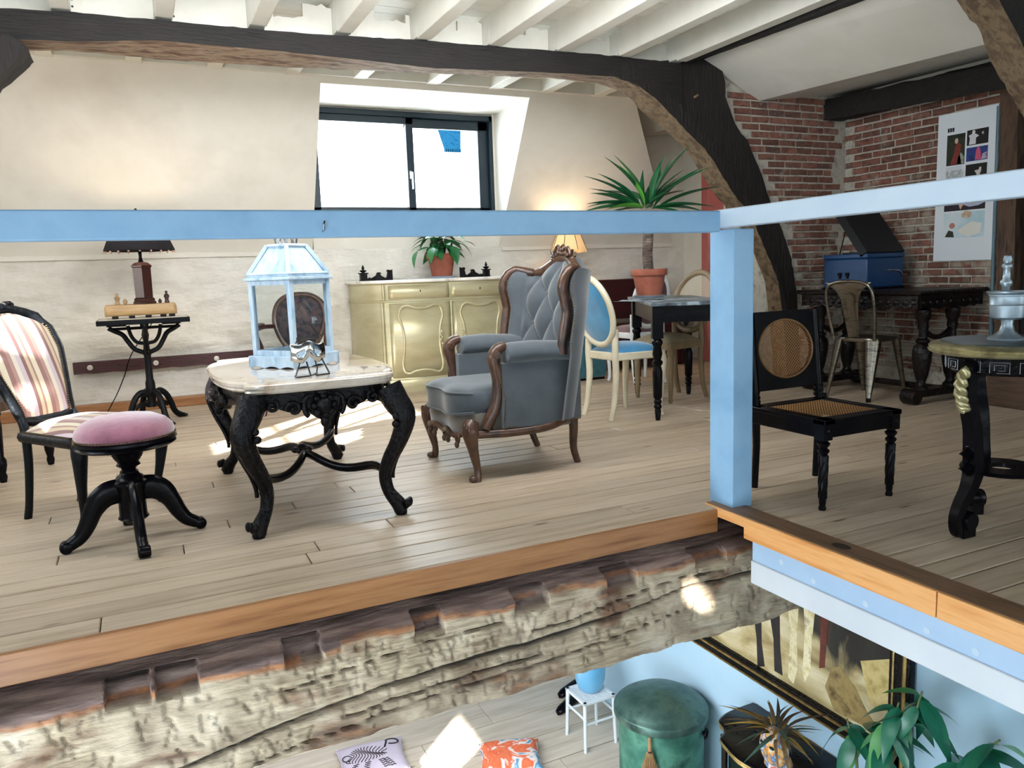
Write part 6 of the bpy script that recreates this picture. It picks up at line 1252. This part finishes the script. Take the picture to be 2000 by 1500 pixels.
stroke('second_dark_leg', [(.57, -.80), (.48, -.80), (.47, -1.05), (.45, -1.20), (.51, -1.20), (.52, -1.02)], ['#0c0e14', '#2b2426'])
stroke('pale_leg', [(.44, -.60), (.34, -.60), (.35, -.95), (.345, -1.12), (.37, -1.21), (.41, -1.19), (.40, -.95)], ['#b9a870', '#e6dcb4', '#9a8a54'])
stroke('second_pale_leg', [(.32, -.60), (.22, -.60), (.25, -.9), (.255, -1.08), (.29, -1.16), (.31, -1.12), (.30, -.88)], ['#c9b878', '#efe6c0', '#8a6f44'])
stroke('red_leg', [(.20, -.6), (.14, -.6), (.155, -.85), (.165, -1.02), (.20, -1.04), (.195, -.85)], ['#4a1c18', '#7a3428'])
stroke('mound', [(.16, -1.12), (.12, -1.0), (.07, -.97), (.03, -1.0), (-.02, -1.03), (-.09, -1.12), (-.19, -1.2), (.1, -1.22)], ['#5a4a2c', '#a08a58', '#7d6a40'])
fgold = mat('frame_gold_line', ['#8a6f3f', '#c2a86b'], ns=30, rough=.35, metal=.7)
for nm, (y0, y1, z0, z1) in (('bottom', (-.33, 1.66, -1.32, -1.23)), ('side', (-.335, -.225, -1.32, -.36)), ('side', (1.61, 1.70, -1.32, -.36)), ('top', (-.33, 1.66, -.43, -.36))):
    f1 = obj('frame_rail', M().box(-.04, .0, y0, y1, z0, z1), carved_ebony, pn, bevel=.008)
    if nm in ('bottom', 'top'): obj('gilt_bead', M().tube([(-.04, y0 + .06, z1 - .03), (-.04, y1 - .05, z1 - .03)], .008, 6), fgold, f1); obj('gilt_bead', M().tube([(-.04, y0, z0 + .012), (-.04, y1, z0 + .012)], .006, 6), fgold, f1)
    else: obj('gilt_bead', M().tube([(-.04, (y0 + y1) / 2 + .03, z0 + .06), (-.04, (y0 + y1) / 2 + .03, z1)], .006, 6), fgold, f1); obj('gilt_bead', M().tube([(-.04, (y0 + y1) / 2 - .03, z0 + .01), (-.04, (y0 + y1) / 2 - .03, z1)], .011, 6), fgold, f1)
# black and gilt cabinet below the painting
cb = thing('black_cabinet', 'black lacquered cabinet with gilt lined serpentine top under the painting', 'cabinet', (.785, .33, -2.3)); lac = mat('black_lacquer', ['#060709', '#0d0e12'], ns=12, rough=.3, spec=.3, bump=.1)
shape = [(0, .36), (-.10, .36), (-.2, .35), (-.28, .31), (-.30, .25), (-.33, .21), (-.38, .18), (-.40, .12), (-.42, .0), (-.40, -.12), (-.38, -.18), (-.33, -.21), (-.30, -.25), (-.28, -.31), (-.2, -.35), (-.1, -.36), (0, -.36)]
sh2 = crv2(shape, 3)
def cabr(d, z): return [(x * (1 - d / .42) if x < 0 else 0, y * (1 - d / .36), z) for x, y in sh2]
obj('top', M().loft([cabr(.012, .795), cabr(.0, .80), cabr(-.004, .812), cabr(.006, .82), cabr(.012, .822)]), lac, cb, smooth=40)
for d, z in ((.004, .793), (.008, .782), (.0, .806)): obj('gilt_line', M().tube([Vector(p) for p in cabr(d - .004, z)], .0045, 6), fgold, cb, smooth=60)
obj('body', M().loft([cabr(.03, 0), cabr(.03, .05), cabr(.045, .06), cabr(.045, .74), cabr(.02, .775), cabr(.012, .795)]), lac, cb, smooth=40)
for y in (.22, .27, -.22, -.27): obj('column', M().lathe([(0, .06), (.016, .06), (.012, .1), (.014, .4), (.012, .68), (.018, .72), (.018, .75), (0, .75)], 12, (-.315 + (.03 if abs(y) > .25 else 0), y, 0)), lac, cb, smooth=50)
m = M(); r5 = random.Random(3)
for k in range(36): m.ball((-.22 + .10 * r5.uniform(-1, 1), .2 * r5.choice((-1, 1)) * .8 + .09 * r5.uniform(-1, 1), .822), (r5.uniform(.005, .016), r5.uniform(.005, .016), .003), 7, 4)
obj('floral_relief', m, carved_ebony, cb, kind='stuff')
# feathered carnival mask on the cabinet
fm = thing('feathered_mask', 'colourful harlequin mask with a crown of feathers on the black cabinet', 'mask', (.50, .19, -1.474)); 
mskm = mat('harlequin_paint', ['#c8452f', '#e6e0d4', '#2f6fa8', '#e0a030', '#d8d2c8'], ns=22, det=1, rough=.35, lo=.3, hi=.7)
obj('face', M().ball((-.03, 0, .10), (.055, .085, .105), 20, 14), mskm, fm, smooth=80); obj('collar', M().lathe([(0, 0), (.07, 0), (.06, .03), (.04, .05), (0, .05)], 20), mskm, fm, smooth=60)
obj('nose', M().ball((-.085, 0, .09), (.02, .012, .02), 10, 8), mskm, fm, smooth=80)
for s_ in (-1, 1): obj('eye_hole', M().ball((-.078, s_ * .032, .125), (.008, .016, .009), 10, 6), ins, fm, smooth=80)
fcols = [mat('feather_' + n_, c, ns=8, sc=(1, 6, 6), rough=.7) for n_, c in (('brown', ['#5a4630', '#8a7350']), ('orange', ['#7a5a2c', '#b08a40']), ('green', ['#2d4a42', '#4a6a5a']), ('dark', ['#2a2420', '#4a3a30']), ('yellow', ['#a8862f', '#d1b04a']))]
fl = leaf_mesh(.15, .011, 8, 1.15, .1); r6 = random.Random(8); f0 = {}
for k in range(44):
    ci = r6.choice((0, 0, 1, 2, 3, 3, 4)); az = r6.uniform(0, 2 * PI); p = (.03 * cos(az) - .01, .05 * sin(az), .18 + r6.uniform(-.02, .02))
    if ci not in f0: f0[ci] = obj('feather', fl, fcols[ci], fm, smooth=80, loc=p); f0[ci].rotation_euler = (Matrix.Rotation(az, 3, 'Z') @ Matrix.Rotation(-.9, 3, 'Y')).to_euler()
    else: place_leaf(f0[ci], fm, p, az, r6.uniform(.4, 1.4), r6.uniform(-.5, .5), r6.uniform(.7, 1.2), 'feather')
# big leafy plant, lower right
bl = thing('leafy_house_plant', 'tall house plant with long drooping green leaves at the lower right', 'plant', (.40, -.42, -2.3))
obj('pot', M().lathe([(0, 0), (.12, 0), (.16, .3), (.165, .32), (.15, .32), (.14, .28), (0, .28)], 24), terra, bl, smooth=40); obj('soil', M().lathe([(0, .29), (.142, .285)], 20, cap=False), soil, bl)
stemm = mat('green_brown_stem', ['#4d5a38', '#6b7a48'], ns=8, rough=.6); lfd = mat('deep_green_leaf', ['#14523f', '#1f6d52', '#2c7d5c'], ns=4, sc=(1, 4, 4), rough=.3); lfl = mat('fresh_green_leaf', ['#3f8a4f', '#67a860'], ns=4, rough=.35)
SB = [[(0, 0, .28), (.03, .02, .8), (.06, -.02, 1.25), (.07, -.08, 1.52)], [(.0, .0, .28), (.05, .08, .7), (.12, .16, 1.1), (.11, .21, 1.28)], [(0, 0, .28), (.06, -.12, .9), (.1, -.32, 1.35), (.11, -.47, 1.56)], [(.0, 0, .28), (.0, .05, .7), (-.02, .1, 1.05)], [(.06, -.02, 1.15), (.08, -.13, 1.45), (.1, -.16, 1.60)]]
for s_ in SB: obj('stem', M().tube(crv(s_, 6), [.012 - .008 * i / (6 * (len(s_) - 1)) for i in range(6 * (len(s_) - 1) + 1)], 7), stemm, bl, smooth=60)
BL = leaf_mesh(.21, .036, 8, .55, .18); B0 = obj('leaf', BL, lfd, bl, smooth=80, loc=(.07, -.08, 1.5)); B0.rotation_euler = (0, .5, 3.4)
B1 = obj('leaf', BL, lfl, bl, smooth=80, loc=(.1, -.15, 1.58)); B1.rotation_euler = (0, -.3, 2.2); B1.scale = (.6, .7, .6)
r7 = random.Random(17)
for s_, n_, t0 in ((SB[0], 16, .72), (SB[1], 9, .75), (SB[2], 10, .7), (SB[3], 8, .6), (SB[4], 9, .55)):
    c = crv(s_, 8)
    for k in range(n_):
        p = c[int((t0 + (1 - t0) * k / n_) * (len(c) - 1))]; az = k * 2.4 + r7.uniform(-.4, .4); place_leaf(B0 if r7.random() < .85 else B1, bl, p, az, r7.uniform(-.9, .15), r7.uniform(-.4, .4), r7.uniform(.7, 1.15))
# cushions on the lower floor
def cushion(nm, label, loc, rz, sx, sy, mt__, h_=.075):
    def top(s_): return lambda u, v: ((u - .5) * sx * (1 - .10 * (1 - (2 * v - 1) ** 2) * abs(2 * u - 1) ** 6), (v - .5) * sy * (1 - .10 * (1 - (2 * u - 1) ** 2) * abs(2 * v - 1) ** 6), h_ + s_ * h_ * ((1 - (2 * u - 1) ** 4) * (1 - (2 * v - 1) ** 4)) ** .6)
    t = thing(nm, label, 'cushion', loc, rz); obj('cover', M().grid(top(1), 28, 28).grid(top(-1), 28, 28), mt__, t, smooth=180)
    e = [top(0)(*q) for q in [(k / 16, 0) for k in range(16)] + [(1, k / 16) for k in range(16)] + [(1 - k / 16, 1) for k in range(16)] + [(0, 1 - k / 16) for k in range(16)]]; obj('seam', M().tube(e, .005, 5, loop=True), mt__, t, smooth=80); return t
def print_mat(name, base_c, shapes):
    m = mat(name, base_c, rough=.85, sheen=.2); N, L, b = nodes(m); return m
tg = mat('lilac_cotton', ['#b3a9b8', '#c2b9c6'], ns=5, rough=.9)
tc_ = cushion('striped_animal_cushion', 'lilac cushion printed with a black striped animal on the lower floor', (-1.04, 2.36, -2.3), -.12, .46, .42, tg, .05)
def cz(x, y): return .05 + .05 * ((1 - (2 * (x / .46 + .5) - 1) ** 4) * (1 - (2 * (y / .42 + .5) - 1) ** 4)) ** .6 + .0025
inkm = mat('black_print', '#141218', rough=.9); m = M()
for k in range(14):    # body stripes
    t = k / 13; cx = -.16 + .24 * t; hh_ = .085 * sin(PI * (.15 + .75 * t)) ; pts = [(cx + .02 * sin(s_ * 3 + k * .4), .02 * sin(t * 3) + s_ * hh_) for s_ in np.linspace(-1, 1, 9)]; m.tube([(x, y, cz(x, y)) for x, y in pts], (.0012, .0032), 6, ref=(0, 0, 1))
for a0, dx_ in ((-.12, -.03), (-.04, -.02), (.05, .02), (.08, .03)):
    for k in range(5): y = -.08 - .018 * k; m.tube([(a0 + dx_ * k * .3 + s_, y + .006 * sin(s_ * 200), cz(a0 + s_, y)) for s_ in np.linspace(-.018, .018, 5)], (.0012, .004), 6, ref=(0, 0, 1))
tail = [(.09 + .02 * t, .05 + .055 * t) for t in np.linspace(0, 1, 5)] + [(.15 + .045 * cos(a), .115 + .035 * sin(a)) for a in np.linspace(2.6, -2.2, 12)]
m.tube([(x, y, cz(x, y)) for x, y in tail], (.0015, .007), 6, ref=(0, 0, 1)); m.tube([(-.17 + .03 * cos(a), .02 + .032 * sin(a), cz(-.17, .02)) for a in np.linspace(0, 2 * PI, 14)[:-1]], (.0012, .004), 6, loop=True, ref=(0, 0, 1)); obj('printed_animal', m, inkm, tc_, smooth=60)
og = mat('orange_floral_print', ['#d9663f', '#e07850', '#d8603a', '#e9e2da', '#3f86b0', '#b9d2dc'], ns=7, det=2, warp=1.2, rough=.9, lo=.3, hi=.72)
cushion('orange_cushion', 'orange cushion with white and blue floral print on the lower floor', (-.20, 1.93, -2.3), -.35, .42, .36, og, .06)
cushion('pink_cushion', 'pale pink cushion half hidden under the beam left of the striped one', (-1.50, 2.10, -2.3), .1, .34, .3, mat('pink_print', ['#c9a9a4', '#d9b8a8', '#b98f9a'], ns=9, rough=.9), .045)
